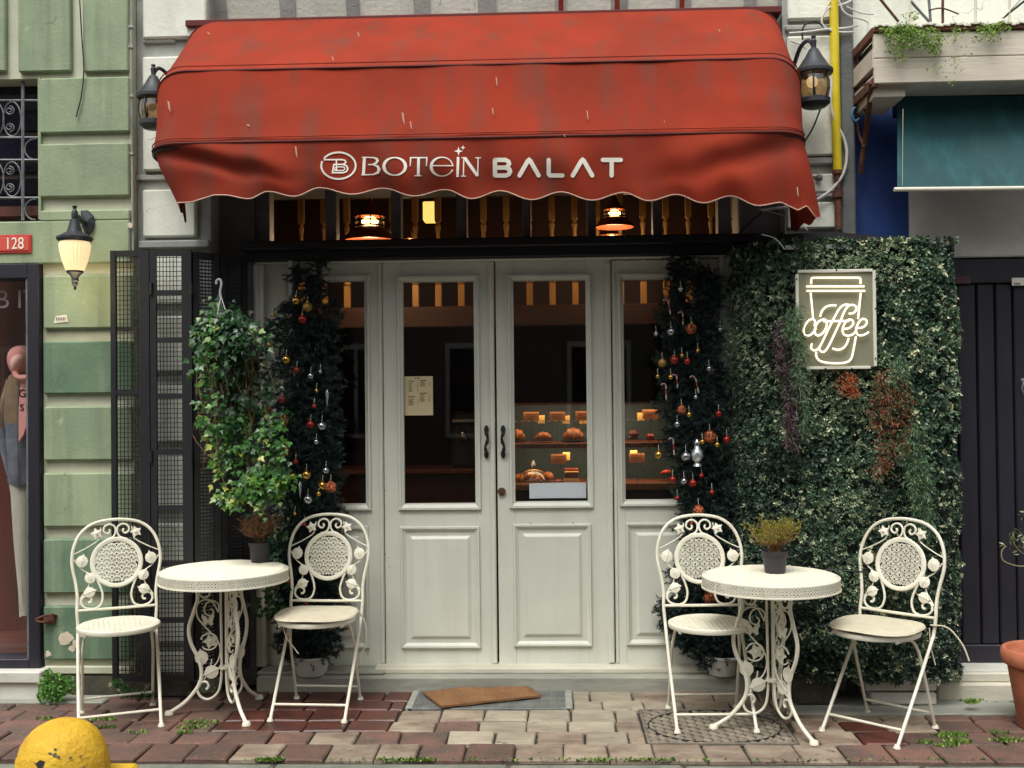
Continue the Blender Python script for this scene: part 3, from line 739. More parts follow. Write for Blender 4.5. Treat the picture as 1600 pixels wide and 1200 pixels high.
# valance: hem line traced as real scallops
hem = [(275,317),(300,316),(335,305),(350,305),(389,311),(419,299.5),(460,307),(500,293.5),(550,303.5),(599,294),(647,306),(696,296),(737,310),(782,298),(831,312),(876,300),(925,313),(974,301),(1014,314),(1057,304),(1099,317),(1142,306),(1186,321),(1222,316),(1247,328),(1261,321),(1276,340)]
def hemy(px):
    for (a, ya), (b, yb) in zip(hem[:-1], hem[1:]):
        if a <= px <= b:
            t = (px-a)/(b-a); t = t if a < 340 or b > 1240 else (1-math.cos(PI*t))/2
            return ya+(yb-ya)*t
    return hem[0][1] if px < hem[0][0] else hem[-1][1]
c3 = sarc(*ribs[2]); 
def seamtop(u):
    """front rib point at u in 0..1, running over the corners too"""
    n = len(c3); i0, i1 = 8, n-9
    f = i0+(i1-i0)*u; k = min(int(f), n-2); t = f-k
    return c3[k]*(1-t)+c3[k+1]*t
# arc-length style parameter mapping so lettering lands where it should
NU = 260
us = []
for i in range(NU+1): us.append(seamtop(i/NU))
def inv_px(v):
    d = CR.transposed() @ (v-Vector((0, 0, CAMH))); return 800+F*d.x/-d.z, 600-F*d.y/-d.z
def val(u, v):
    t = seamtop(u); px, py = inv_px(t)
    hx = 275+(1276-275)*(px-237)/(1250-237)
    hx = px+(hx-px)*1.0 if (px < 330 or px > 1180) else hx
    Yh = t.y+.03+ .012*math.sin(px*2*PI/92+1.0)
    h = P(hx, hemy(hx), Yh)
    w = t*(1-v)+h*v
    # folds pulled from the two corners
    fl = math.exp(-((px-237)/170)**2); fr = math.exp(-((1250-px)/230)**2)
    dl = (px-250)*.42+ 6 - v*95
    dr = (1245-px)*.33+ 4 - v*95
    w.y += (.045*fl*math.exp(-(dl/16)**2) - .03*fl*math.exp(-((dl-34)/22)**2))*math.sin(PI*min(1, v*1.15+.05))
    w.y += (.032*fr*math.exp(-(dr/18)**2) - .022*fr*math.exp(-((dr-36)/22)**2))*math.sin(PI*min(1, v*1.15+.05))
    w.y += .010*math.sin(PI*v)*math.sin(px/37.0)+.006*math.sin(v*7+px/90)*v - .012*math.sin(PI*v)
    return w
NV = 20
vr = [[val(i/NU, j/NV) for i in range(NU+1)] for j in range(NV+1)]
panel_mesh(vr, 'valance', M['awning'])
MB().tube(vr[-1], .0032, 5).build('hem', M['hemthread'], aw, True)
# side valances running back to the wall
for sd_ in (0, 1):
    e = [r[0] if sd_ == 0 else r[-1] for r in vr]; rows2 = []
    for j, p in enumerate(e):
        row = []
        for k in range(12):
            t = k/11; 
            q_ = Vector((p.x+( (XL if sd_ == 0 else XR)-p.x)*t*.8, p.y+(Yw-.08-p.y)*t, p.z+(.02-.07*(j/NV))*t*(1 if sd_ == 0 else .3)+.012*math.sin(t*14)*(j/NV)))
            row.append(q_)
        rows2.append(row)
    panel_mesh(rows2, 'side_valance', M['awning'])
# lettering: strokes given in picture coordinates of the sign, laid on the valance surface
PXS = [inv_px(val(i/NU, .5))[0] for i in range(NU+1)]
def onval(px, py):
    # invert the surface numerically
    u = np.interp(px, PXS, np.linspace(0, 1, NU+1)); v = .5
    for _ in range(5):
        a = inv_px(val(u, v)); du = inv_px(val(min(1, u+.002), v)); dv = inv_px(val(u, min(1, v+.02)))
        ju, jv = (du[0]-a[0])/.002, (dv[0]-a[0])/.02; ku, kv = (du[1]-a[1])/.002, (dv[1]-a[1])/.02
        det = ju*kv-jv*ku; ex, ey = px-a[0], py-a[1]
        u += (ex*kv-ey*jv)/det; v += (ju*ey-ku*ex)/det
        u = min(max(u, 0), 1); v = min(max(v, 0), .97)
    p = val(u, v); p.y -= .0035; return p
LT = MB()
def stroke(pts, w, closed=False, roundcap=False, tf=None, sub=None):
    """pts in sign units; w a width or a list of widths; tf maps units to pixels"""
    pts = [np.array(p, float) for p in pts]; n = len(pts)
    ws = w if isinstance(w, (list, tuple)) else [w]*n
    P2 = []; W2 = []
    rng = range(n) if closed else range(n-1)
    for i in rng:
        j = (i+1) % n; m_ = max(1, int(np.linalg.norm(pts[j]-pts[i])/ (sub or 30)))
        for k in range(m_): t = k/m_; P2.append(pts[i]*(1-t)+pts[j]*t); W2.append(ws[i]*(1-t)+ws[j]*t)
    if not closed: P2.append(pts[-1]); W2.append(ws[-1])
    m_ = len(P2); L_, R_ = [], []
    for i in range(m_):
        a = P2[i-1] if (i > 0 or closed) else None; b = P2[(i+1) % m_] if (i < m_-1 or closed) else None
        d1 = (P2[i]-a) if a is not None else (b-P2[i]); d2 = (b-P2[i]) if b is not None else d1
        d1 = d1/(np.linalg.norm(d1)+1e-9); d2 = d2/(np.linalg.norm(d2)+1e-9)
        d = d1+d2; d /= (np.linalg.norm(d)+1e-9); nn = np.array([-d[1], d[0]])
        k = min(1.6, 1/max(.4, float(abs(np.dot(nn, [-d1[1], d1[0]])))))
        L_.append(P2[i]+nn*W2[i]/2*k); R_.append(P2[i]-nn*W2[i]/2*k)
    b = len(LT.v)
    for l, r in zip(L_, R_): LT.v.append(tuple(onval(*tf(l)))); LT.v.append(tuple(onval(*tf(r))))
    for i in (range(m_) if closed else range(m_-1)):
        j = (i+1) % m_; LT.f.append((b+2*i, b+2*i+1, b+2*j+1, b+2*j))
    if roundcap:
        for c in (P2[0], P2[-1]):
            b = len(LT.v)
            for k in range(10): LT.v.append(tuple(onval(*tf(c+ws[0]/2*np.array([math.cos(2*PI*k/10), math.sin(2*PI*k/10)])))))
            LT.f.append(tuple(range(b, b+10)))
t1 = lambda p: (490+p[0]/6.4, 220+p[1]/6.4)
t4 = lambda p: (400+p[0]/2.667, 180+p[1]/2.667)
def ell(cx, cy, rx, ry, a0=0, a1=360, n=36): return [(cx+rx*math.cos(math.radians(a)), cy+ry*math.sin(math.radians(a))) for a in np.linspace(a0, a1, n)]
S = lambda pts, w, **k: stroke(pts, w, tf=t1, **k)
S(ell(250, 250, 172, 133, 200, -148, 40), 18)
S([(103,190),(285,190),(315,197),(324,213),(312,231),(290,238),(200,238)], 15)
S([(230,190),(230,300)], 14)
S([(204,238),(190,320),(300,320),(333,307),(344,280),(333,253),(300,240)], 15)
S([(215,264),(212,298),(298,298),(314,284),(312,270),(295,263),(230,263)], 10)
S([(510,165),(500,342)], 30); S([(484,167),(560,167)], 11); S([(478,341),(560,341)], 11)
S([(530,167),(600,170),(632,182),(640,200),(628,222),(590,238),(545,240)], [11,13,24,28,22,12,10])
S([(545,240),(600,240),(642,258),(656,287),(644,318),(600,338),(530,341)], [10,13,24,30,26,13,11])
S(ell(812,257,108,88)[:-1], [12+20*abs(math.cos(math.radians(a)))**1.5 for a in np.linspace(0, 360, 36)[:-1]], closed=True)
S([(962,170),(1142,170)], 13); S([(972,168),(966,256)], [16,9]); S([(1134,168),(1128,256)], [16,9]); S([(1051,170),(1047,350)], 28); S([(1010,351),(1080,351)], 10)
S([(1182,250),(1402,250)], 12)
aa = np.linspace(-6, -322, 36)
S([(1285+108*math.cos(math.radians(a)), 260+94*math.sin(math.radians(a))) for a in aa], [11+20*max(0, -math.cos(math.radians(a)))**1.2 for a in aa])
S([(1372,318),(1392,290)], [11, 16])
S([(1446,163),(1440,364)], 26)
def star(cx, cy, r, ri):
    pts = []
    for k in range(8):
        a = PI/4*k; q_ = r if k % 2 == 0 else ri; pts.append((cx+q_*math.cos(a), cy+q_*math.sin(a)))
    b = len(LT.v)
    for p in pts: LT.v.append(tuple(onval(*t1(p))))
    LT.v.append(tuple(onval(*t1((cx, cy)))))
    for k in range(8): LT.f.append((b+k, b+(k+1) % 8, b+8))
star(1450, 105, 46, 15); star(1495, 70, 25, 9)
S([(1503,168),(1498,355)], 12); S([(1478,170),(1530,170)], 10); S([(1472,355),(1525,355)], 10)
S([(1512,172),(1640,352)], 32); S([(1645,172),(1642,356)], 12); S([(1618,172),(1672,172)], 10)
S4 = lambda pts, w=18: stroke(pts, w, tf=t4, roundcap=True, sub=14)
S4([(996,187),(996,252)]); S4([(996,187),(1040,187),(1052,194),(1055,203),(1050,213),(1040,219),(996,219)]); S4([(1040,219),(1056,226),(1059,236),(1054,246),(1042,252),(996,252)])
S4([(1098,252),(1132,192),(1138,187),(1144,192),(1178,252)]); S4([(1220,187),(1220,246),(1226,252),(1277,252)])
S4([(1320,252),(1355,192),(1361,187),(1367,192),(1401,252)]); S4([(1445,187),(1520,187)]); S4([(1482,187),(1482,252)])
o = LT.build('lettering', M['print'], aw)
# bird-dropping smears on the canvas
sm = MB()
for (px, py, w, h) in [(463,238,2,10),(630,185,2.5,10),(642,196,1.8,7),(326,52,2.5,2),(560,54,2,4),(264,166,2.5,9),(776,128,1.6,8),(770,174,1.6,6),(918,180,1.4,8),(388,196,3,2),(1038,190,1,1.5),(882,212,1,3),(1124,48,1.5,2),(520,92,2,4),(1246,300,1.5,9)]:
    if py > 222: c = onval(px, py)
    else: 
        q_ = min(prof, key=lambda p: abs(inv_px(Vector(((px-800)/F*p[0], p[0], p[1])))[1]-py)); c = P(px, py, q_[0]-.016)
    k = c.y/F
    sm.plate([(-w*k, h*k), (w*.3*k, h*k*.8), (w*k, -h*k), (-w*.2*k, -h*k*.4)], c, (1, 0, 0), (0, 0, 1), .001)
sm.build('droppings', M['hemthread'], aw)

# ================================================================ lanterns
M['ambershade'] = mat('lit_ribbed_glass', lin(236,214,160), rough=.3, emit=(1, .76, .42), es=.42)
M['bulbhot'] = emitmat('hot_bulb', (1, .84, .55), 5)
M['amberglass'] = glassmat('amber_glass', .12, (.62, .5, .34, 1))
def lantern_tulip():
    c = P(117, 404, YG-.20); t = empty('wall_lantern', (c.x, YG-.2, c.z), 0, 'lit black wall lantern with ribbed tulip glass on the green wall', 'lantern')
    k = c.y/F; z = lambda py: P(117, py, c.y).z-c.z
    def L(pr): return [(r*k, z(py)) for r, py in pr]
    MB().lathe(L([(.1,321),(4,322),(3,325),(2.5,327),(5,331),(5,340),(4.5,342),(7,343),(9,352),(12,362),(20,367),(28,371),(28,374),(24,378),(2,378)]), n=20).build('cap', M['lampblack'], t, True, world=False)
    MB().lathe(L([(22,378),(23.5,383),(22.5,392),(19,408),(13.5,423),(12.5,424)]), n=48, wob=lambda w, z_: 1+.035*math.cos(w*24)).build('glass_shade', M['ambershade'], t, True, world=False)
    MB().lathe(L([(13.5,423),(13,426),(8,430),(5,435),(6,438),(4,441),(5,444),(2,448),(2,453),(.1,453)]), n=16).build('finial', M['lampblack'], t, True, world=False)
    b = MB(); b.sphere((0, 0, z(395)), .028, 12, 8); b.build('bulb', M['bulbhot'], t, True, world=False)
    pc = P(135, 350, YG-.02)-Vector(t.location)
    a = MB(); pts = [(0, 0, z(338)), (pc.x*.3, .05, z(336)), (pc.x*.75, .11, z(340)), (pc.x, .16, pc.z)]
    a.tube(spline(pts, 5), .012, 8); a.build('arm', M['lampblack'], t, True, world=False)
    kk = YG/F; a = MB(); ol = [(-7,-21),(4,-21),(12,-12),(14,0),(10,12),(2,20),(-6,4)]
    a.plate([(x*kk, -y_*kk) for x, y_ in ol], tuple(pc), (1, 0, 0), (0, 0, 1), .03, dome=.012); a.build('wall_plate', M['lampblack'], t, False, world=False)
    ld = bpy.data.lights.new('lantern_light', 'POINT'); ld.energy = .9; ld.color = (1, .78, .46); ld.shadow_soft_size = .06
    l = bpy.data.objects.new('lantern_light', ld); COL.objects.link(l); l.parent = t; l.location = (0, 0, z(440)-.03)
lantern_tulip()
def lantern_barrel(cx, cy, Y, s, label, lit, xo):
    c = P(cx, cy, Y); t = empty('wall_lantern', tuple(c), 0, label, 'lantern'); k = Y/F*s
    L = lambda pr: [(r*k, -y*k) for r, y in pr]
    MB().lathe(L([(.1,-64),(4,-63),(3,-59),(5,-56),(4,-50),(4,-45),(7,-43),(14,-30),(24,-15),(29,-10),(29,-5),(27,-3),(2,-5)]), n=20).build('cap', M['lampblack'], t, True, world=False)
    MB().lathe(L([(21,-4),(24,8),(24,20),(20,34)]), n=20).build('glass_shade', M['amberglass'], t, True, world=False)
    mb = MB()
    for i in range(6):
        w = 2*PI*i/6+.26
        mb.tube([(r*k*math.cos(w), r*k*math.sin(w), -y*k) for r, y in [(22,-5),(25,8),(25,20),(21,34)]], 1.6*k, 5)
    mb.build('cage_bars', M['lampblack'], t, world=False)
    MB().lathe(L([(20,33),(24,35),(24,42),(17,48),(6,50),(.1,50)]), n=20).build('base_cup', M['lampblack'], t, True, world=False)
    MB().sphere((-.01, 0, -8*k), 9*k, 10, 8).build('bulb', mat('dim_bulb' if lit else 'unlit_bulb', (.8, .7, .5), rough=.3, emit=(1, .8, .5), es=.6 if lit else .08), t, True, world=False)
    a = MB(); a.tube(spline([(0, 0, 48*k), (xo*6*k, .03, 60*k), (xo*16*k, .07, 52*k), (xo*18*k, YP-.02-Y, 30*k)], 5), 3.4*k, 8)
    a.box(xo*18*k-10*k, xo*18*k+10*k, YP-.03-Y, YP-Y-.001, 0*k, 45*k, .006)
    a.build('arm', M['lampblack'], t, True, world=False)
    return t
lantern_barrel(1272, 120, YP-.24, 1, 'black barrel lantern with amber glass right of the awning, beside the yellow pipe', True, -1)
lantern_barrel(240, 158, YP-.22, .92, 'black barrel lantern half hidden behind the left end of the awning', False, 1)

# ================================================================ cafe interior lamps
def pendant(cx, cy, Y, label, s=1.0, shade=True, energy=6, es=14, onlycage=False):
    c = P(cx, cy, Y); k = Y/F*s; t = empty('pendant_lamp', tuple(c), 0, label, 'pendant lamp')
    L = lambda pr: [(r*k, -y*k) for r, y in pr]
    br = mat('brown_enamel_shade', lin(120,58,34), lin(100,46,28), 8, .35)
    if not onlycage: MB().lathe(L([(2,-60),(2,-34),(6,-33),(12,-20),(20,-10),(21,-8)]), n=24).build('cap', br, t, True, world=False)
    mb = MB()
    for y in (-8, 0, 8): mb.tube([(24*k*math.cos(a), 24*k*math.sin(a), -y*k) for a in np.linspace(0, 2*PI, 25)[:-1]], 1.6*k, 5, closed=True)
    for i in range(8): a = 2*PI*i/8+.2; mb.tube([(22*k*math.cos(a), 22*k*math.sin(a), 9*k), (22*k*math.cos(a), 22*k*math.sin(a), -9*k)], 1.1*k, 4)
    mb.build('cage', M['black'], t, world=False)
    MB().lathe(L([(19,-8),(20,0),(19,8)]), n=20).build('lamp_glass', glassmat('pendant_glass', .1, (.98, .8, .5, 1)), t, True, world=False)
    MB().sphere((0, 0, 0), 11*k, 12, 8, 1.2, 1.2, .7).build('bulb', emitmat('pendant_bulb', (1, .68, .3), es), t, True, world=False)
    if shade: MB().lathe(L([(20,9),(30,14),(40,25),(42,31),(41,31),(30,16),(4,11)]), n=28).build('shade', br, t, True, world=False)
    ld = bpy.data.lights.new('pendant_light', 'POINT'); ld.energy = energy*.95; ld.color = (1, .70, .40); ld.shadow_soft_size = .05
    l = bpy.data.objects.new('pendant_light', ld); COL.objects.link(l); l.parent = t; l.location = (0, 0, -36*k)
pendant(578, 346, 6.7, 'lit brown caged pendant lamp behind the left part of the transom', 1, True, 7)
pendant(960, 333, 6.9, 'lit dark caged pendant lamp behind the right part of the transom', .72, True, 4, 14)
pendant(956, 374, 8.3, 'lit caged pendant lamp seen just below the right transom pendant, on the beam line', .85, False, 4, 10)
pendant(641, 376, 8.3, 'small distant pendant lamp seen low in the third transom light', .42, True, 1.5, 8)
c = P(673, 332, 8.4); A = rect(661.5, 316, 684, 346, 8.4)
ls = empty('box_lamp', (c.x, 8.4, A[2]), 0, 'glowing square yellow lamp shade deep inside, seen through the transom', 'lamp')
MB().box(A[0], A[1], 8.36, 8.5, A[2], A[3], .008).build('shade', emitmat('yellow_shade', (1, .62, .14), .75), ls)
MB().box(A[0]-.01, A[1]+.01, 8.35, 8.51, A[3], A[3]+.02, .004).build('top_plate', M['black'], ls)
c = P(676, 300, 7.6); dlm = MB(); dlm.lathe([(.001, 0), (.05, 0), (.055, .015), (.001, .02)], tuple(c), 16)
tag(dlm.build('ceiling_spot', emitmat('spot_face', (1, .8, .5), 3)), 'small round ceiling spot glowing just under the awning scallops', 'lamp')
c = P(418, 340, 6.3)
for (px, y0, y1) in [(418,338,388),(524,338,352)]:
    pass
# ================================================================ display case with cakes
YC = 6.55
t7 = lambda x, y: (780+x/5.714, 600+y/5.714)
X0, X1 = X_(790, 700, YC), X_(1075, 700, YC)
z_ = lambda py: Z_(900, py, YC)
dc = empty('cake_display_case', ((X0+X1)/2, YC, .05), 0, 'lit wooden cake display case behind the right-hand door panes', 'display case')
mb = MB(); mb.box(X0, X1, YC, YC+.45, z_(700), z_(692.5), .003); mb.box(X0, X1, YC, YC+.45, z_(766), z_(756), .003)
mb.build('shelf', M['wood'], dc)
MB().box(X0, X1, YC, YC+.45, .06, z_(768), .005).build('case_body', mat('dark_case_body', lin(34,28,32), rough=.5), dc)
MB().box(X0, X1, YC+.45, YC+.47, z_(766), z_(630)).build('back_panel', mat('teal_grey_back', lin(58,84,84), lin(36,50,52), 3, .5), dc)
MB().box(X0, X1, YC, YC+.47, z_(632), z_(629.5), .002).build('top', M['wood'], dc)
MB().box(X0, X0+.02, YC, YC+.45, z_(766), z_(632)).build('side_panel', M['wood'], dc)
MB().box(X0, X1, YC-.006, YC-.002, z_(766), z_(632)).build('front_glass', M['clearglass'], dc)
mb = MB()
for (px, py) in [(1003, 657.5), (1015, 657.5)]: pass
for i in range(26):
    x = X0+.05+i*.04
    if x < X1-.06: mb.box(x, x+.022, YC+.06, YC+.065, z_(658.5), z_(657))
mb.build('bead_trim', M['offwhite'], dc)
for zz, e in ((634, 1.7), (702, 1.4)):
    al = bpy.data.lights.new('case_light', 'AREA'); al.shape = 'RECTANGLE'; al.size = X1-X0-.1; al.size_y = .08; al.energy = e; al.color = (1, .74, .46)
    l = bpy.data.objects.new('case_light', al); COL.objects.link(l); l.location = ((X0+X1)/2, YC+.10, z_(zz)-.006); adopt_off = l
    l.rotation_euler = (math.radians(-18)*-1, 0, 0)
M['card'] = mat('orange_price_card', lin(186,120,72), rough=.7); M['cardb'] = mat('yellow_price_card', lin(226,180,96), rough=.7)
M['crust'] = mat('golden_crust', lin(196,120,54), lin(140,74,30), 24, .5, .3, 90); M['choc'] = mat('dark_cake', lin(74,34,26), lin(110,48,32), 20, .6, .3, 80)
places = ['far left card of the upper shelf', 'middle card of the upper shelf', 'right card of the upper shelf, half cut by the door stile', 'card on the upper shelf seen through the last pane',
          'card on the lower shelf seen through the third pane', 'card on the lower shelf seen through the last pane']
for (x, y, bx, by), pl in zip([(287,291,375,316),(520,290,598,318),(752,285,748,320),(1350,270,1265,292),(532,668,600,645),(1228,660,1200,628)], places):
    cc = P(*t7(x, y), YC+.08); cb_ = P(*t7(bx, by), YC+.11); k = 5.714*F/6.6
    o = empty('price_card', tuple(cc), 0, 'orange price card, '+pl, 'price card', 'price cards in the display case')
    MB().box(cc.x-70/k, cc.x+70/k, cc.y-.002, cc.y+.001, cc.z-42/k, cc.z+42/k).build('front_card', M['card'], o)
    MB().box(cb_.x-32/k, cb_.x+32/k, cb_.y-.002, cb_.y+.001, cb_.z-36/k, cb_.z+36/k).build('back_card', M['cardb'], o)
    MB().tube([(cc.x, cc.y+.004, cc.z-40/k), (cc.x, cc.y+.006, z_(693 if y < 400 else 756))], .0015, 5).build('card_stem', M['black'], o)
    mb = MB()
    for i in range(3): mb.box(cc.x-50/k, cc.x+(50-i*14)/k, cc.y-.0028, cc.y-.0022, cc.z+(20-i*18)/k, cc.z+(24-i*18)/k)
    mb.build('card_print', M['wood'], o)
def pastry(name, px, py, w, h, label, m_, plate=True, kind='croissant'):
    k = 6.75/F; c = P(px, py, YC+.16)
    o = empty(name, tuple(c), 0, label, 'pastry'); mb = MB()
    if kind == 'croissant':
        pts = []; rr = []
        for i in range(13):
            t = i/12*2-1; pts.append((t*w*.5*k, .03*t*t, -h*.32*k*t*t*1.4+h*.1*k)); rr.append(max(.003, h*.5*k*(1-abs(t)**2.2)*(1+.12*math.cos(i*PI))))
        mb.tube(pts, rr, 10); mb.build('crust', m_, o, True, world=False)
    else:
        mb.lathe([(.001, h*.5*k), (w*.35*k, h*.42*k), (w*.5*k, h*.1*k), (w*.4*k, -h*.1*k), (w*.36*k, -h*.5*k), (.001, -h*.5*k)], n=14, wob=lambda a, z: 1+.06*math.sin(5*a)); mb.build('crust', m_, o, True, world=False)
    if plate: MB().lathe([(.001, -h*.52*k), (w*.6*k, -h*.5*k), (w*.64*k, -h*.42*k), (w*.62*k, -h*.42*k), (w*.5*k, -h*.47*k)], n=18).build('tray', M['lampblack'], o, True, world=False)
pastry('croissant', 849, 682, 28, 12, 'golden croissant in the middle of the upper shelf', M['crust'])
pastry('sandwich_roll', 896, 680, 33, 19, 'tall filled brown roll at the right of the upper shelf', M['crust'])
pastry('croissant', 808, 681, 22, 17, 'croissant half hidden by the door stile on the upper shelf', M['crust'])
pastry('muffin', 990, 679, 18, 15, 'dark chocolate muffin on the upper shelf seen through the last pane', M['choc'], True, 'muffin')
pastry('muffin', 1016, 682, 14, 10, 'small red berry tart on the upper shelf seen through the last pane', mat('berry_red', lin(150,40,30), rough=.4), True, 'muffin')
pastry('muffin', 873, 752, 12, 8, 'small red berry cake on the lower shelf beside the glass dome', mat('berry_red', lin(150,40,30), rough=.4), False, 'muffin')
pastry('croissant', 1042, 738, 20, 7, 'reddish pastry on the lower shelf seen through the last pane', mat('berry_orange', lin(190,70,36), rough=.5))
for i, (px, w) in enumerate([(812, 20), (828, 22), (845, 22), (856, 18)]):
    pastry('croissant', px, 748-(i % 2)*3, w, 13, 'golden croissant under the glass dome, number %s from the left' % ['one', 'two', 'three', 'four'][i], M['crust'], False)
k = 6.75/F; c = P(834, 756, YC+.17); o = empty('glass_dome', tuple(c), 0, 'round glass cake dome with a bright rim over croissants on the lower shelf', 'cake dome')
MB().lathe([(26*k*math.cos(a), 26*k*math.sin(a)) for a in np.linspace(0, PI/2*.97, 10)], n=28).build('dome', M['clearglass'], o, True, world=False)
MB().tube([(27*k*math.cos(a), -.03, 22*k*math.sin(a)) for a in np.linspace(.25, PI-.25, 22)], .0028, 6).build('rim_band', mat('polished_brass', lin(226,190,130), rough=.2, metal=.9), o, True, world=False)
MB().lathe([(.001, 26*k), (3*k, 27*k), (5*k, 33*k), (3*k, 36*k), (.001, 36*k)], n=12).build('knob', M['clearglass'], o, True, world=False)
c = P(893, 744, YC+.12); o = empty('layer_cake', tuple(c), 0, 'square layered cake slice with red berries on the lower shelf', 'cake')
MB().box(-11*k, 11*k, -.03, .03, -11*k, -3*k, .003).build('sponge', M['cardb'], o, world=False)
MB().box(-10.5*k, 10.5*k, -.028, .028, -3*k, 5*k, .003).build('filling', M['choc'], o, world=False)
MB().box(-11*k, 11*k, -.03, .03, 5*k, 8*k, .003).build('icing', M['cardb'], o, world=False)
b = MB()
for i in range(5): b.sphere(((-8+4*i)*k, -.01, 10*k), 3*k, 8, 6)
b.build('berries', mat('berry_red', lin(150,40,30), rough=.4), o, True, world=False)
# white sheet behind the third pane and the menu behind the second
A = rect(827, 755.5, 916, 779, YD+.06); s_ = MB(); n = 14
for j, zz in enumerate((A[2], A[3])):
    for i in range(n+1):
        t = i/n; s_.v.append((A[0]+(A[1]-A[0])*t, YD+.075+.02*j*.0+.012*math.sin(t*3.1), zz+(.004*t if j else 0)))
for i in range(n): s_.f.append((i, i+1, n+1+i+1, n+1+i))
tag(s_.build('paper_sheet', mat('white_paper', lin(222,230,234), rough=.8), None, True), 'plain white sheet of paper behind the bottom of the third pane', 'paper')
A = rect(632, 588, 676.5, 649, YD+.026)
mn = empty('menu_sheet', (A[0], YD+.02, A[2]), 0, 'beige printed menu sheet taped behind the second pane', 'menu')
MB().box(A[0], A[1], YD+.024, YD+.0255, A[2], A[3]).build('paper', mat('menu_paper', lin(206,190,150), rough=.8), mn)
tm_ = lambda x, y: P(620+x/12, 570+y/12, YD+.023)
pr_ = MB()
def mline(x0, x1, y, h=10):
    a = tm_(x0, y+h/2); b = tm_(x1, y-h/2); pr_.box(a.x, b.x, YD+.0225, YD+.0237, a.z, b.z)
mline(335,365,249,16); mline(375,430,249,16); mline(215,335,305,13); mline(432,558,298,16); mline(215,335,601,16); mline(432,575,532,12)
for y in range(335, 520, 22): x = 220
for y in range(335, 520, 24):
    w_ = random.uniform(40, 100); mline(220, 220+w_, y, 7); mline(385, 402, y, 7)
for y in range(332, 400, 22): mline(435, 435+random.uniform(70, 100), y, 7); mline(605, 622, y, 7)
for y in range(645, 770, 22): mline(220, 220+random.uniform(70, 115), y, 7); mline(388, 404, y, 7)
for y in range(562, 715, 22): mline(435, 435+random.uniform(60, 110), y, 7); mline(603, 622, y, 7)
pr_.build('menu_print', mat('menu_ink', lin(86,70,50), rough=.8), mn)
# bar stools / machine glints deep inside: a coffee machine on a counter
ct = empty('bar_counter', (-.9, 7.9, .06), 0, 'dark bar counter deep inside behind the second pane', 'counter')
MB().box(-1.6, 0.0, 7.8, 8.3, .06, Z_(680, 740, 7.8), .01).build('counter_body', mat('counter_wood', lin(72,36,26), lin(50,26,20), 3, .4), ct)
MB().box(-1.65, .02, 7.75, 8.32, Z_(680, 740, 7.8), Z_(680, 733, 7.8), .006).build('counter_top', M['wood'], ct)
mz = Z_(680, 733, 7.9)
cm = empty('coffee_machine', (-.5, 8.0, mz), 0, 'chrome espresso machine glinting on the dark counter', 'coffee machine')
chrome = mat('chrome', (.6, .6, .62), rough=.15, metal=1)
MB().box(-.75, -.25, 7.9, 8.25, mz, mz+.42, .03).build('body', M['lampblack'], cm)
mb = MB()
for x in (-.66, -.5, -.34): mb.lathe([(.001, 0), (.035, 0), (.035, .04), (.02, .06), (.001, .06)], (x, 7.86, mz+.22), 12); mb.tube([(x, 7.86, mz+.24), (x, 7.74, mz+.2)], .012, 6)
mb.box(-.74, -.26, 7.88, 7.9, mz+.34, mz+.36); mb.build('group_heads', chrome, cm, True)
# ================================================================ bistro chairs
CH = M['chair']
leaf_ol = [(0, -.5), (.22, -.42), (.42, -.18), (.44, .1), (.3, .34), (.08, .46), (0, .62), (-.08, .46), (-.3, .34), (-.44, .1), (-.42, -.18), (-.22, -.42)]
fl_ol = [( (1-.42*abs(math.cos(2.5*a))**.8*1.0)*.5*math.cos(a), (1-.42*abs(math.cos(2.5*a))**.8)*.5*math.sin(a)) for a in np.linspace(0, 2*PI, 31)[:-1]]
def leafplate(o, ax, ay, ang, s, name, par, w=True):
    ca, sa = math.cos(ang), math.sin(ang)
    mb = MB().plate([((x*ca-y*sa)*s, (x*sa+y*ca)*s) for x, y in leaf_ol], o, ax, ay, .003, .006)
    nn = Vector(ax).cross(Vector(ay)).normalized()
    p0 = Vector(o)+(Vector(ax)*(.5*sa)+Vector(ay)*(-.5*ca))*s+nn*.004; p1 = Vector(o)+(Vector(ax)*(-.4*sa)+Vector(ay)*(.4*ca))*s+nn*.006
    mb.tube([p0, (p0+p1)/2+nn*.003, p1], .0012, 4)
    return mb.build(name, CH, par, world=w)
def flowerplate(o, ax, ay, s, par, w=True):
    mb = MB().plate([(x*s, y*s) for x, y in fl_ol], o, ax, ay, .003, .004)
    nn = Vector(ax).cross(Vector(ay)).normalized(); mb.sphere(Vector(o)+nn*.004, s*.12, 8, 6)
    mb.sphere(Vector(o)-nn*.004, s*.12, 8, 6)
    return mb.build('flower', CH, par, world=w)
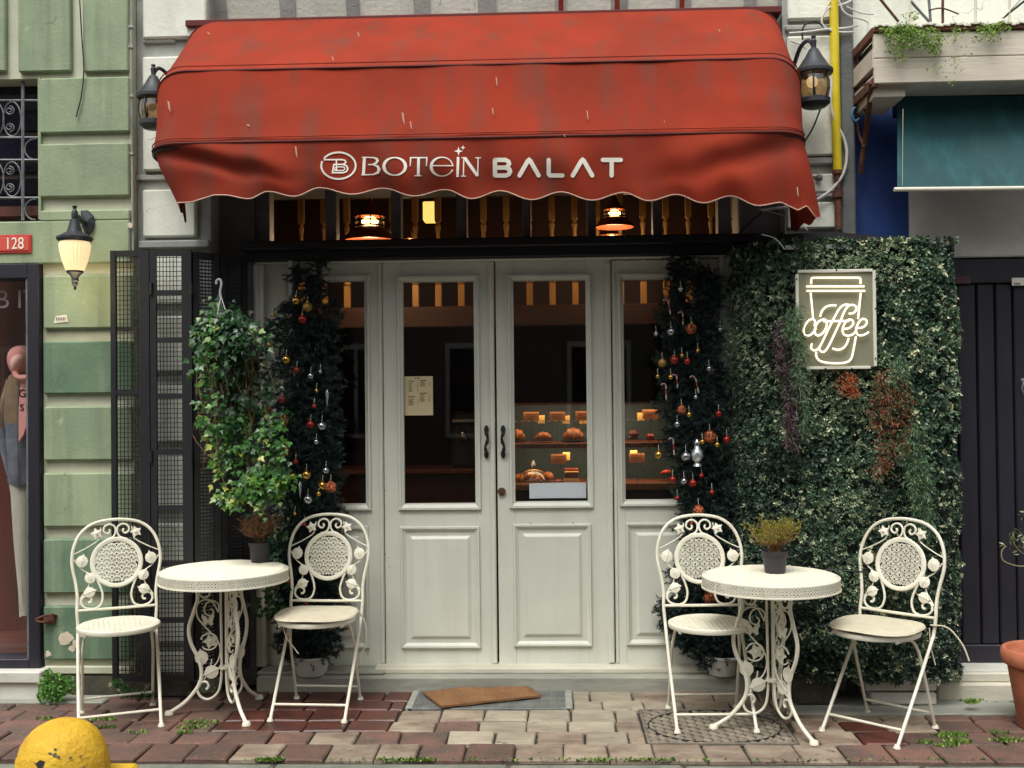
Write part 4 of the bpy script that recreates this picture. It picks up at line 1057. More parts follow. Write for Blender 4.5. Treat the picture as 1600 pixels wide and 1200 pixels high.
def medallion():
    """pierced fan-pattern disc in the xz plane, y = 0"""
    mb = MB()
    n = 40; R1, R2 = .102, .124
    prof = [(R1, -.002), (R1, .002), (R1+.006, .004), (R2-.005, .005), (R2, .001), (R2, -.002)]
    for i in range(n):
        a = 2*PI*i/n
        for r, y in prof: mb.v.append((r*math.cos(a), -y, r*math.sin(a)))
    m_ = len(prof)
    for i in range(n):
        j = (i+1) % n
        for k in range(m_): l = (k+1) % m_; mb.f.append((i*m_+k, i*m_+l, j*m_+l, j*m_+k))
    def strip(p, q_, w):
        p = np.array(p); q_ = np.array(q_); d = q_-p; L_ = np.linalg.norm(d)
        if L_ < 1e-6: return
        nn = np.array([-d[1], d[0]])/L_*w/2
        for c in (p, q_):
            if np.hypot(*c) > R1+.002: return
        b = len(mb.v)
        for c in (p+nn, q_+nn, q_-nn, p-nn): mb.v.append((c[0], -.001, c[1]))
        for c in (p+nn, q_+nn, q_-nn, p-nn): mb.v.append((c[0], .001, c[1]))
        mb.f.append((b, b+1, b+2, b+3)); mb.f.append((b+7, b+6, b+5, b+4))
    sx, sz, R = .046, .0225, .0255
    for row in range(-7, 6):
        for c in range(-5, 6):
            cx = c*sx+(sx/2 if row % 2 else 0); cz = row*sz-.004
            if math.hypot(cx, cz) > R1+.012: continue
            for i in range(8):
                a0, a1 = PI*i/8, PI*(i+1)/8
                strip((cx+R*math.cos(a0), cz+R*math.sin(a0)), (cx+R*math.cos(a1), cz+R*math.sin(a1)), .0048)
            for i in range(1, 8):
                a0 = PI*i/8
                r0 = .008
                strip((cx+r0*math.cos(a0), cz+r0*math.sin(a0)), (cx+R*math.cos(a0), cz+R*math.sin(a0)), .0030)
            for i in range(6):
                a0, a1 = PI*i/6, PI*(i+1)/6
                strip((cx+.0075*math.cos(a0), cz+.0075*math.sin(a0)), (cx+.0075*math.cos(a1), cz+.0075*math.sin(a1)), .0055)
    return mb
MED = None
def make_chair(label, pad):
    global MED
    t = empty('bistro_chair', (0, 0, 0), 0, label, 'chair', 'cream bistro chairs')
    # back plane: leans back; map (a, z) to local xyz. seat rear y=.16, top y=.27
    def B(a, z, dy=0): z = .45+(z-.45)*.965; return Vector((a, .155+(z-.45)*.20+dy, z))
    out = [(.180, .43), (.184, .50), (.182, .57), (.190, .64), (.202, .70), (.206, .745), (.200, .80), (.178, .86), (.140, .905), (.085, .932), (0, .942)]
    loop = [B(-a, z) for a, z in out]+[B(a, z) for a, z in out[::-1][1:]]
    legL = [Vector((-.178, -.205, .0)), Vector((-.180, -.02, .22)), Vector((-.180, .12, .39))]
    legR = [Vector((-v.x, v.y, v.z)) for v in legL]
    mb = MB().tube(spline(legL[:1]+[(legL[0]+legL[1])/2]+legL[1:]+loop+legR[::-1][:2]+[(legR[0]+legR[1])/2]+legR[:1], 4), .0078, 8)
    mb.build('back_frame', CH, t, True, world=False)
    MB().tube([B(-.178, .50), B(.178, .50)], .007, 8).build('back_rail', CH, t, True, world=False)
    sc1 = [(.095, .655), (.075, .605), (.066, .56), (.078, .52), (.108, .505), (.146, .512), (.165, .535), (.158, .562), (.135, .568), (.119, .555), (.122, .538), (.134, .537)]
    sc2 = [(.045, .842), (.016, .854), (.004, .878), (.008, .905), (.032, .918), (.056, .905), (.058, .882), (.040, .871), (.030, .884), (.036, .893)]
    v1 = [(.072, .905), (.078, .86), (.092, .835), (.150, .80), (.197, .778)]; v2 = [(.197, .752), (.165, .705), (.128, .678), (.112, .66)]; v3 = [(.128, .675), (.13, .62), (.158, .575), (.17, .555)]
    for sg in (-1, 1):
        for pts, r in ((sc1, .0055), (sc2, .0050), (v1, .003), (v2, .003), (v3, .003)):
            MB().tube(spline([B(sg*a, z, 0) for a, z in pts], 5), r, 7).build('scroll', CH, t, True, world=False)
        ax = Vector((1, 0, 0)); ay = Vector((0, .2, 1)).normalized()
        for (a, z, an, s) in [(.160, .742, .25, .062), (.124, .658, -.5, .056), (.126, .588, 1.25, .056)]:
            leafplate(B(sg*a, z, -.008), ax, ay, -sg*an*-1 if False else sg*an, s, 'leaf', t, False)
        flowerplate(B(sg*.092, .876, -.008), ax, ay, .060, t, False)
    m0 = MED
    if m0 is None:
        me = medallion().build('medallion', CH, None); me.parent = t; MED = me.data; mo = me
    else:
        mo = bpy.data.objects.new('medallion', MED); COL.objects.link(mo); mo.parent = t
    mo.location = B(0, .728, -.004); mo.rotation_euler = (-math.atan(.2), 0, 0)
    # seat: dished disc with a rolled rim
    s = MB().lathe([(.001, .005), (.12, .004), (.17, .006), (.186, .010), (.194, .006), (.196, -.004), (.192, -.014), (.184, -.012), (.18, -.004), (.12, -.006), (.001, -.005)], (0, -.03, .45), 40, sx=.97)
    s.build('seat', CH, t, True, world=False)
    sr = MB()
    for i in range(-7, 8):
        x = i*.023; h = math.sqrt(max(0, .165**2-x*x)); sr.box(x-.0028, x+.0028, -.03-h, -.03+h, .4535, .4575, .001)
    sr.build('seat_ribs', CH, t, world=False)
    for sg in (-1, 1):
        fr = [(sg*.150, -.14, .432), (sg*.150, -.02, .425), (sg*.152, .04, .385), (sg*.160, .07, .31), (sg*.164, .185, .0)]
        MB().tube(spline([fr[0], fr[1], fr[2], fr[3], ((fr[3][0]+fr[4][0])/2, (fr[3][1]+fr[4][1])/2, (fr[3][2]+fr[4][2])/2), fr[4]], 4), .0070, 8).build('leg', CH, t, True, world=False)
        for (x, y) in ((sg*.178, -.205), (sg*.164, .185)):
            MB().lathe([(.001, .016), (.009, .016), (.014, .008), (.016, 0), (.001, 0)], (x, y, 0), 12).build('foot', CH, t, True, world=False)
        MB().lathe([(.001, 0), (.006, .002), (.006, .03), (.001, .032)], (0, 0, 0), 8)
    MB().tube([(-.179, -.15, .064), (.179, -.15, .064)], .0065, 8).build('stretcher', CH, t, True, world=False)
    MB().tube([(-.163, .158, .072), (.163, .158, .072)], .006, 8).build('stretcher', CH, t, True, world=False)
    MB().tube([(-.15, -.10, .437), (.15, -.10, .437)], .005, 6).build('seat_support', CH, t, True, world=False)
    if pad:
        n = 28; mb = MB(); rings = [(.192, .463), (.204, .469), (.198, .476), (.14, .481), (.07, .482), (.001, .482)]
        for r, z in rings:
            for k in range(n):
                a = 2*PI*k/n; sq = 1+.05*abs(math.sin(2*a))
                mb.v.append((r*sq*.97*math.cos(a), -.028+r*sq*math.sin(a), z+.004*math.sin(3*a)*(r > .1)))
        for i in range(len(rings)-1):
            for k in range(n): l = (k+1) % n; mb.f.append((i*n+k, i*n+l, (i+1)*n+l, (i+1)*n+k))
        mb.f.append(tuple(range(n)))
        mb.build('seat_pad', M['pad'], t, True, world=False)
        MB().tube([(-.03+.19*math.cos(a)*.96+.03, -.028+.196*math.sin(a), .466) for a in np.linspace(PI*1.02, PI*1.98, 20)], .0018, 5).build('pad_seam', M['black'], t, world=False)
    return t
def strap(t, pts, r=.004):
    MB().tube(spline(pts, 5), r, 5).build('strap', M['pad'], t, True, world=False)
def place(t, px, py, rz):
    c = G(px, py); t.location = (c.x, c.y, .002); t.rotation_euler = (0, 0, math.radians(rz))
c1 = make_chair('cream bistro chair with bare round seat, leftmost, in front of the green wall', False); place(c1, 186, 1124, 24)
c2 = make_chair('cream bistro chair with beige seat pad between the left table and the white doors', True); place(c2, 498, 1109, -3)
strap(c2, [(.16, .13, .47), (.20, .14, .40), (.21, .12, .30), (.19, .1, .24), (.20, .08, .20)], .003)
strap(c2, [(-.15, -.1, .45), (-.12, -.13, .38), (-.08, -.12, .32), (-.06, -.13, .30)], .003)
c3_ = make_chair('cream bistro chair with bare round seat in front of the right-hand fir tree', False); place(c3_, 1108, 1124, 2)
c4 = make_chair('cream bistro chair with beige seat pad, turned sideways in front of the leafy hedge wall', True); place(c4, 1377, 1140, -44)
strap(c4, [(.17, .14, .47), (.24, .16, .465), (.30, .17, .40), (.33, .17, .33)], .004)
strap(c4, [(.17, .13, .46), (.18, .12, .38), (.20, .12, .30)], .0025)
strap(c4, [(-.02, -.1, .44), (-.01, -.1, .40), (.0, -.1, .385)], .0025)

# ================================================================ bistro tables
def make_table(label, px, py, rz=0, h=.695):
    c = G(px, py); t = empty('bistro_table', (c.x, c.y, .002), math.radians(rz), label, 'table', 'cream bistro tables')
    R = .307
    MB().lathe([(.001, h), (R-.012, h), (R, h-.006), (R, h-.012), (R-.004, h-.012), (R-.006, h-.012), (R-.012, h-.012), (.001, h-.014)], n=64).build('tabletop', CH, t, True, world=False)
    tr = MB()
    for i in range(-18, 19):
        x = i*.0165; q_ = math.sqrt(max(0, (R-.022)**2-x*x)); tr.box(-q_, q_, x-.0022, x+.0022, h-.001, h+.0022, .001)
    tr.build('top_ribs', CH, t, world=False)
    MB().lathe([(R-.002, h-.052), (R+.003, h-.053), (R+.003, h-.059), (R-.003, h-.059), (R-.002, h-.052)], n=64).build('rim_band', CH, t, True, world=False)
    la = MB(); N_ = 120; z0, z1 = h-.053, h-.011
    for sg in (-1, 1):
        for i in range(N_):
            for s_ in range(3):
                a0 = 2*PI*(i+sg*(s_*1.0))/N_; a1 = 2*PI*(i+sg*((s_+1)*1.0))/N_; w = .27*2*PI/N_
                za = z0+(z1-z0)*s_/3; zb_ = z0+(z1-z0)*(s_+1)/3; r = R-.001+.0006*sg; b = len(la.v)
                for (a, z) in ((a0-w, za), (a0+w, za), (a1+w, zb_), (a1-w, zb_)): la.v.append((r*math.cos(a), r*math.sin(a), z))
                la.f.append((b, b+1, b+2, b+3))
    for i in range(N_):
        a = 2*PI*i/N_
        for zz in (z0+.010, (z0+z1)/2, z1-.010):
            b = len(la.v); w = .2*2*PI/N_
            for (da, dz) in ((-w, 0), (0, -.003), (w, 0), (0, .003)): la.v.append(((R+.0005)*math.cos(a+da), (R+.0005)*math.sin(a+da), zz+dz))
            la.f.append((b, b+1, b+2, b+3))
    la.build('rim_lattice', CH, t, world=False)
    leg = [(.115, .683), (.140, .66), (.132, .60), (.128, .55), (.150, .48), (.170, .41), (.160, .34), (.128, .27), (.112, .21), (.118, .15), (.150, .10), (.192, .055), (.242, .022), (.262, .012)]
    rod = [(.018, .68), (.018, .50), (.016, .30), (.018, .17), (.034, .10), (.075, .068), (.112, .078), (.130, .110), (.118, .145), (.092, .152), (.078, .132), (.088, .115)]
    up_ = [(.150, .655), (.128, .60), (.112, .567), (.088, .558), (.070, .575), (.075, .597), (.092, .597), (.095, .585)]
    big = [(.066, .505), (.052, .488), (.064, .470), (.088, .478), (.096, .503), (.082, .533), (.052, .542), (.028, .52), (.030, .485)]
    s1 = [(.030, .485), (.060, .54), (.105, .545), (.132, .515), (.128, .465), (.095, .42), (.055, .375), (.028, .335), (.022, .29), (.040, .24), (.085, .20), (.118, .165), (.128, .14)]
    s2 = [(.062, .26), (.075, .20), (.10, .165)]
    for i, deg in enumerate((60, 180, 300)):
        w = math.radians(deg); er = Vector((math.cos(w), math.sin(w), 0)); ez = Vector((0, 0, 1)); tn = Vector((-math.sin(w), math.cos(w), 0))
        Q = lambda r, z, d=0: er*r+ez*z+tn*d
        MB().tube(spline([Q(r, z) for r, z in leg], 4), .0092, 9).build('leg', CH, t, True, world=False)
        MB().lathe([(.001, .02), (.016, .018), (.021, .008), (.021, 0), (.001, 0)], tuple(Q(.265, 0)), 12).build('foot', CH, t, True, world=False)
        MB().tube(spline([Q(r, z) for r, z in rod], 5), .0062, 7).build('inner_rod', CH, t, True, world=False)
        for pts, r_ in ((up_, .0052), (big, .0038), (s1, .0038), (s2, .003)):
            MB().tube(spline([Q(r, z) for r, z in pts], 5), r_, 6).build('scroll', CH, t, True, world=False)
        MB().tube([Q(.075+.04*math.cos(a), .345+.04*math.sin(a)) for a in np.linspace(.3, 5.6, 22)], .004, 6).build('scroll', CH, t, True, world=False)
        leafplate(Q(.112, .268, -.006), -er, ez, .15, .072, 'leaf', t, False)
        leafplate(Q(.062, .200, .006), -er, ez, -1.1, .072, 'leaf', t, False)
        flowerplate(Q(.068, .345, -.006), -er, ez, .078, t, False)
        bo_ = [(0, .08), (.12, .3), (.45, .5), (.5, .3), (.35, 0), (.4, -.3), (.2, -.42), (.04, -.15), (0, -.3), (-.04, -.15), (-.2, -.42), (-.4, -.3), (-.35, 0), (-.5, .3), (-.45, .5), (-.12, .3)]
        MB().plate([(x*.062, y*.062) for x, y in bo_], Q(.080, .445, -.005), -er, ez, .003).build('butterfly', CH, t, world=False)
    for zz in (.60, .22): MB().lathe([(.014, zz-.006), (.028, zz-.006), (.028, zz+.006), (.014, zz+.006), (.014, zz-.006)], n=16).build('collar', CH, t, True, world=False)
    return t
tb1 = make_table('cream filigree bistro table at the left, holding a dry brown potted plant', 352, 1114, 8)
tb2 = make_table('cream filigree bistro table at the right, holding a yellow-green potted plant', 1207, 1139, 0)

# ---------------------------------------------------------------- potted twiggy plants
def potted(px, py, label, green, hgt, spread, table):
    z = .6985
    c = G(px, py, z); o = empty('potted_plant', (c.x, c.y, z), 0, label, 'potted plant')
    MB().lathe([(.001, 0), (.044, 0), (.046, .004), (.056, .082), (.060, .082), (.061, .1), (.058, .102), (.055, .095), (.05, .088), (.001, .088)], n=28).build('pot', M['pot'], o, True, world=False)
    tw = MB(); C = []; D = []
    for i in range(75):
        a = random.uniform(0, 2*PI); s = spread*math.sqrt(random.random()); h = hgt*random.uniform(.72, 1.0)*(1-.25*(s/spread)**2)
        p0 = Vector((random.gauss(0, .01), random.gauss(0, .01), .085)); p3 = Vector((s*math.cos(a), s*math.sin(a), .09+h))
        p1 = p0+Vector((.12*p3.x, .12*p3.y, h*.35)); p2 = p0*.3+p3*.7+Vector((random.gauss(0, .008), random.gauss(0, .008), -.02))
        pts = spline([p0, p1, p2, p3], 3); tw.tube(pts, [.0016*(1-.6*k/len(pts)) for k in range(len(pts))], 4, caps=False)
        for _ in range(4):
            b = pts[random.randint(len(pts)//2, len(pts)-1)]; e = b+Vector((random.gauss(0, .018), random.gauss(0, .018), random.uniform(.008, .035)))
            tw.tube([b, (b+e)/2+Vector((0, 0, .003)), e], .0009, 3, caps=False)
            n_ = 12 if green else 6
            for _ in range(n_):
                C.append(tuple(b+(e-b)*random.random())); D.append((random.gauss(0, 1), random.gauss(0, 1), .6+random.random()))
    tw.build('twigs', mat('dry_twig_brown', lin(150,108,66), lin(116,82,52), 60, .8) if green else mat('dead_twig_tan', lin(146,104,72), lin(120,80,56), 60, .8), o, world=False)
    C = np.array(C); D = np.array(D)
    lm = leafmat('yellow_green_tips', [(0, lin(120,108,40)), (.35, lin(140,138,46)), (.7, lin(168,176,66)), (1, lin(96,120,46))]) if green else leafmat('dry_tips', [(0, lin(112,72,46)), (1, lin(168,122,82))])
    lo2 = leaves('foliage', C, D, RS.randn(len(C), 3), .010 if green else .008, .004 if green else .003, lm)
    lo2.parent = o
potted(407, 878, 'dry brown twiggy plant in a dark plastic pot on the left table', False, .165, .105, 1)
potted(1211, 895, 'yellow-green twiggy plant in a dark plastic pot on the right table', True, .165, .125, 2)

# ================================================================ door mat, grate, manhole
c0 = [G(661, 1088), G(690, 1110), G(845, 1093), G(806, 1069)]
mt = MB(); th = .009; z0 = .012
top = [Vector((p.x, p.y, z0+th)) for p in c0]
# refine edge a little wavy
def quadgrid(c, n, m_, f):
    vs_ = []
    for j in range(m_+1):
        for i in range(n+1):
            a = c[0]*(1-i/n)+c[3]*(i/n); b = c[1]*(1-i/n)+c[2]*(i/n); p = a*(1-j/m_)+b*(j/m_); vs_.append(f(p, i/n, j/m_))
    fs = [(j*(n+1)+i, (j+1)*(n+1)+i, (j+1)*(n+1)+i+1, j*(n+1)+i+1) for j in range(m_) for i in range(n)]
    return vs_, fs
vs_, fs = quadgrid(top, 24, 8, lambda p, u, v: (p.x, p.y, p.z+.010*max(0, u-.6)*2.5*max(0, 1-v)+.0015*math.sin(u*17)))
mt.add(vs_, fs); vb, fb = quadgrid(top, 24, 8, lambda p, u, v: (p.x, p.y, p.z-th+.010*max(0, u-.6)*2.5*max(0, 1-v)+.0015*math.sin(u*17)))
mt.add(vb, [f[::-1] for f in fb])
n, m_ = 24, 8; off = len(vs_)
edge = [i for i in range(n+1)]+[j*(n+1)+n for j in range(1, m_+1)]+[m_*(n+1)+i for i in range(n-1, -1, -1)]+[j*(n+1) for j in range(m_-1, 0, -1)]
for k in range(len(edge)): a, b = edge[k], edge[(k+1) % len(edge)]; mt.f.append((a, b, b+off, a+off))
mo = empty('door_mat', tuple(sum(c0, Vector())/4), 0, 'brown coir door mat lying askew in front of the white doors', 'door mat')
mt.build('mat', M['coir'], mo)
C = []; D = []
for _ in range(9000):
    u, v = random.random(), random.random()
    if random.random() < .15: v = random.choice([0, 1])
    if random.random() < .1: u = random.choice([0, 1])
    a = top[0]*(1-u)+top[3]*u; b = top[1]*(1-u)+top[2]*u; p = a*(1-v)+b*v
    C.append((p.x, p.y, p.z-.001+.010*max(0, u-.6)*2.5*max(0, 1-v))); D.append((random.gauss(0, .8), random.gauss(0, .8), 1))
o = leaves('fibres', np.array(C), np.array(D), RS.randn(len(C), 3), .007, .0016, leafmat('coir_fibre', [(0, lin(118,84,52)), (1, lin(176,134,90))], trans=0), mo, shape='tri')
# rubber / iron grate mat set in the floor
ga, gb_, = G(640, 1108), G(893, 1078.5)
gm = empty('floor_grate', ((ga.x+gb_.x)/2, ga.y, 0), 0, 'grey worn metal floor plate with raised dots set before the step, under the coir mat', 'floor plate')
gx0, gx1 = G(634, 1106).x, G(895, 1106).x
MB().box(gx0+.01, gx1-.01, ga.y, YS-.004, -.025, .004, .004).build('plate', M['grate'], gm)
for (a, b) in ((gx0, gx0+.035), (gx1-.035, gx1)): MB().box(a, b, ga.y, YS-.003, -.02, .010, .004).build('edge_bar', mat('pale_edge_metal', lin(156,156,146), lin(130,130,122), 14, .6, .3, 60), gm)
dt = MB()
for i in range(34):
    for j in range(9):
        x = gx0+.055+(gx1-gx0-.11)*i/33; y = ga.y+.02+(YS-ga.y-.045)*j/8
        if (i//3) % 3 == 2: continue
        dt.box(x-.004, x+.004, y-.004, y+.004, .004, .0065, .0015)
dt.build('raised_dots', M['grate'], gm)
# manhole
mh = empty('manhole_cover', (0, 0, 0), 0, 'round cast iron manhole cover with criss-cross pattern under the right table', 'manhole cover')
ya, yb = G(1110, 1162).y+.004, G(1110, 1108).y-.004
ma, mb_ = mx0+.004, mx1-.004
cx, cy = (ma+mb_)/2+.0, (ya+yb)/2; mh.location = (cx, cy, 0)
Rm = min((mb_-ma)/2, (yb-ya)/2)-.03; rx = (mb_-ma)/2-.025; ry = (yb-ya)/2-.012
M['manhole'] = mat('worn_cast_iron', lin(132,124,108), lin(100,94,84), 9, .6, .4, 60, metal=.15, c3=lin(70,64,56), s3=14, t3=.64)
MB().box(ma, mb_, ya, yb, -.03, -.009, .003).build('frame_bed', mat('dirty_iron_bed', lin(78,72,62), lin(60,55,48), 9, .8), mh)
fr = MB()
fr.box(ma, mb_, ya, ya+.012, -.02, .002, .002); fr.box(ma, mb_, yb-.012, yb, -.02, .002, .002)
fr.box(ma, ma+.014, ya+.0125, yb-.0125, -.02, .002, .002); fr.box(mb_-.014, mb_, ya+.0125, yb-.0125, -.02, .002, .002)
fr.build('frame', M['manhole'], mh)
mr = MB(); mr.tube([(cx+rx*math.cos(a), cy+ry*math.sin(a), -.004) for a in np.linspace(0, 2*PI, 61)[:-1]], .0055, 6, closed=True)
mr.build('cover_ring', M['seal'], mh)
gd_ = MB()
def seg(x0, y0, x1, y1, w=.008):
    d = Vector((x1-x0, y1-y0, 0)); 
    if d.length < .02: return
    nn = Vector((-d.y, d.x, 0)).normalized()*w
    p = Vector((x0, y0, 0)); q_ = Vector((x1, y1, 0)); zt_ = Vector((0, 0, 0)); 
    gd_.hexa([p-nn+Vector((0,0,-.008)), q_-nn+Vector((0,0,-.008)), q_+nn+Vector((0,0,-.008)), p+nn+Vector((0,0,-.008)), p-nn*.6, q_-nn*.6, q_+nn*.6, p+nn*.6])
for sl in (1, -1):
    for k in range(-30, 31):
        cst = k*.062; pts = []
        x = ma+.016
        # line y = cy + sl*(x-cx)*.8 + cst clipped to the box
        xs = [ma+.016, mb_-.016]
        for yy in (ya+.014, yb-.014):
            xs.append(cx+(yy-cy-cst)/(sl*.8))
        xs = sorted(xs)
        x0_, x1_ = xs[1], xs[2]
        ok = lambda x: ma+.015 <= x <= mb_-.015 and ya+.013 <= cy+sl*(x-cx)*.8+cst <= yb-.013
        if ok((x0_+x1_)/2): seg(x0_, cy+sl*(x0_-cx)*.8+cst, x1_, cy+sl*(x1_-cx)*.8+cst)
gd_.build('raised_lattice', mat('lattice_iron', lin(150,140,122), lin(122,112,98), 9, .6, .4, 60, c3=lin(90,82,72), s3=14, t3=.66), mh)

# ================================================================ yellow bollard
yb_ = 4.27; c = P(98, 1160, yb_)
bo = empty('kerb_bollard', (c.x, yb_, -.13), 0, 'chipped yellow domed concrete bollard with a small hole at the kerb', 'bollard')
ztop_ = P(98, 1123, yb_).z+.13; Rb = (P(168, 1195, yb_).x-P(32, 1195, yb_).x)/2
M['bollard'] = mat('chipped_yellow_paint', lin(218,176,40), lin(196,148,30), 6, .65, .7, 26, c3=lin(170,150,96), s3=15, t3=.63, rand=0, bdist=.02)
pf = [(.001, ztop_), (Rb*.2, ztop_-.003), (Rb*.38, ztop_-.013), (Rb*.54, ztop_-.027), (Rb*.66, ztop_-.043), (Rb*.78, ztop_-.066), (Rb*.89, ztop_-.098), (Rb*.97, ztop_-.14), (Rb*1.01, ztop_-.19), (Rb*1.01, 0)]
mb = MB(); P_ = [(r, z) for r, z in pf]
mb.lathe(P_, n=40, wob=lambda w, z: 1+.018*math.sin(5*w+9*z)+.012*math.sin(3*w+1))
mb.build('dome', M['bollard'], bo, True, world=False)
mb = MB().box(-.26, .24, -.15, .18, 0, P(98, 1191, yb_+.18).z+.13, .012); mb.build('base', M['bollard'], bo, world=False)
hole = MB(); k = yb_/F
def onb(px, py):
    p = P(px, py, yb_); z = p.z+.13; x = p.x-c.x
    r = np.interp(-z, [-q_[1] for q_ in pf], [q_[0] for q_ in pf]); yy = -math.sqrt(max(0, r*r-x*x))
    return Vector((x, yy*1.012-.003, z))
ol = [onb(px, py) for px, py in [(80,1168),(87,1171),(93,1166),(101,1168),(99,1176),(92,1178),(88,1173)]]
hole.v = [tuple(v) for v in ol]; hole.f = [tuple(range(len(ol)))]
hole.build('hole', M['seal'], bo, world=False)
dk = MB()
for (px, py, s) in [(106,1158,4),(113,1160,5),(119,1163,4),(112,1153,3),(134,1166,3),(145,1168,2.5),(36,1172,3),(44,1170,2.5),(150,1184,3)]:
    v = onb(px, py); ol = [(math.cos(a)*s*k*random.uniform(.5, 1.1), math.sin(a)*s*k*.7*random.uniform(.5, 1.1)) for a in np.linspace(0, 2*PI, 9)[:-1]]
    dk.plate(ol, v, (1, 0, 0), (0, .25, 1), .001)
dk.build('paint_chips', mat('exposed_grey_concrete', lin(96,88,74), rough=.9), bo, world=False)

# ================================================================ black folding shutters
def shutter(x0, y0, x1, y1, zb_, zt_, stile=(.03, .045), rails=(0, .33, .66, 1), name='panel', par=None, vs=.020, hz=.024, mid=None, dense=False):
    """mesh panel between two ground points"""
    d = Vector((x1-x0, y1-y0, 0)); L_ = d.length; d.normalize(); nn = Vector((d.y, -d.x, 0))
    def bx(mb, a0, a1, z0, z1, t0=-.012, t1=.012):
        o = Vector((x0, y0, 0)); pts = []
        for z in (z0, z1):
            for a, t in ((a0, t0), (a1, t0), (a1, t1), (a0, t1)):
                p = o+d*a-nn*t; pts.append((p.x, p.y, z))
        mb.hexa(pts)
    pn = MB(); H = zt_-zb_
    bx(pn, 0, stile[0], zb_, zt_); bx(pn, L_-stile[1], L_, zb_, zt_)
    o = pn.build('shutter_frame', M['black'], par)
    for f in rails:
        rl = MB(); z = zb_+H*f; h = .03 if f in (0, 1) else .013
        a, b = max(zb_, z-h), min(zt_, z+h); bx(rl, stile[0]+.0005, L_-stile[1]-.0005, a, b, -.010, .010)
        rl.build('cross_rail', M['black'], o)
    ms = MB()
    n_ = int((L_-stile[0]-stile[1])/vs)
    for i in range(1, n_): a = stile[0]+i*vs; bx(ms, a-.0016, a+.0016, zb_+.02, zt_-.02, -.002, .002)
    z = zb_+.03
    while z < zt_-.03: bx(ms, stile[0], L_-stile[1], z-.0016 if not dense else z-.004, z+.0016 if not dense else z+.004, -.004, 0); z += hz
    ms.build('wire_mesh', M['black'], o)
    return o
YA = 5.44
sh = empty('folding_shutter', (X_(240, 1000, YA), YA, .05), 0, 'tall black folding shutter of wire mesh panels left of the doors', 'shutter')
zt_ = Z_(240, 391, YA); zb2 = Z_(240, 1064, YA)
xs = [X_(px, 700, YA) for px in (175, 236, 300)]
shutter(xs[0], YA, xs[1]-.002, YA-.0, zb2, zt_, (.026, .05), (0, .34, .67, 1), par=sh, vs=.019)
shutter(xs[1]+.002, YA, xs[2], YA+.015, zb2, zt_, (.03, .05), (0, .14, .27, .40, .53, .66, .79, .9, 1), par=sh, vs=.017)
YE = YD-.06
xe = X_(392, 700, YE); xm = xs[2]+(xe-xs[2])*.5
shutter(xs[2]+.004, YA+.016, xm, YA+.10, zb2, zt_-.01, (.03, .03), (0, .25, .5, .75, 1), par=sh, vs=.018, hz=.018, dense=True)
shutter(xm+.004, YA+.10, xe, YE-.06, zb2+.01, zt_-.01, (.03, .03), (0, .25, .5, .75, 1), par=sh, vs=.018, hz=.018, dense=True)
for px in (236, 299):
    for py in (451, 713, 940): cc = P(px, py, YA-.016); MB().tube([(cc.x, cc.y, cc.z-.03), (cc.x, cc.y, cc.z+.03)], .009, 8).build('hinge', M['black'], sh, True)

# ================================================================ neon coffee sign
YN = 5.25
ns = empty('neon_coffee_sign', tuple(P(1306, 578, YN)), 0, 'lit neon sign of a takeaway cup and the word coffee on the hedge wall', 'sign')
A = rect(1244, 421, 1369, 577, YN)
MB().box(A[0]+.008, A[1]-.008, YN+.004, YN+.012, A[2]+.008, A[3]-.008, .002).build('back_panel', panelmat('smoked_clear_panel', lin(150,150,126), .3), ns)
fr = MB(); w = .014
fr.box(A[0], A[0]+w, YN-.006, YN+.014, A[2]+.03, A[3]-.02, .002); fr.box(A[1]-w, A[1], YN-.006, YN+.014, A[2]+.012, A[3]-.008, .002)
fr.box(A[0]+.012, A[1]-.0145, YN-.006, YN+.014, A[3]-w, A[3], .002); fr.box(A[0]+.045, A[1]-.03, YN-.006, YN+.014, A[2], A[2]+w, .002)
fr.build('edge_channel', mat('white_plastic_channel', lin(214,212,196), rough=.5), ns)
sc = MB()
for (px, py) in [(1307,422),(1245,436),(1246,482),(1368,436),(1368,482),(1368,560),(1290,576),(1331,576)]:
    cc = P(px, py, YN-.008); sc.sphere(tuple(cc), .004, 8, 6)
sc.build('screw', M['black'], ns)
t8 = lambda p, dy=0: P(1220+p[0]/6, 400+p[1]/6, YN-.012-dy)
nt = emitmat('warm_neon_tube', (1, .82, .52), .8)
def neon(pts, sm=True, dy=0):
    q_ = [t8(p, dy) for p in pts]; q_ = spline(q_, 6) if sm else q_
    MB().tube(q_, .0046, 7).build('neon_tube', nt, ns, True)
neon([(285,262),(285,222),(290,207),(305,204),(730,204),(744,208),(748,225),(748,262)], False)
neon([(240,285),(782,285)], False); neon([(242,327),(790,327)], False)
neon([(280,344),(304,590)], False); neon([(750,344),(724,590)], False)
neon([(330,900),(336,945),(360,978),(420,998),(520,1006),(610,998),(655,970),(676,910),(705,755)])
neon([(370,570),(385,520),(420,480),(470,463),(520,464)]); neon([(485,866),(540,880),(590,860),(620,820),(637,770)])
neon([(316,655),(322,615),(300,592),(262,605),(226,655),(214,705),(232,742),(270,744),(308,715),(330,680)], dy=.004)
neon([(392,596),(352,618),(322,675),(322,725),(348,746),(392,724),(425,670),(430,620),(408,592),(392,596)], dy=.002)
neon([(640,458),(590,460),(545,500),(490,600),(440,700),(392,800),(352,868),(312,886),(284,862),(292,820)], dy=.006)
neon([(638,540),(680,535),(708,505),(704,472),(664,458),(625,478),(588,540),(560,610),(500,740),(450,842),(412,894),(380,896),(362,872)], dy=.009)
neon([(400,612),(640,608)], False, dy=.002)
neon([(592,684),(640,676),(678,640),(672,604),(636,598),(600,632),(580,690),(590,732),(626,748),(668,738),(702,712)], dy=.003)
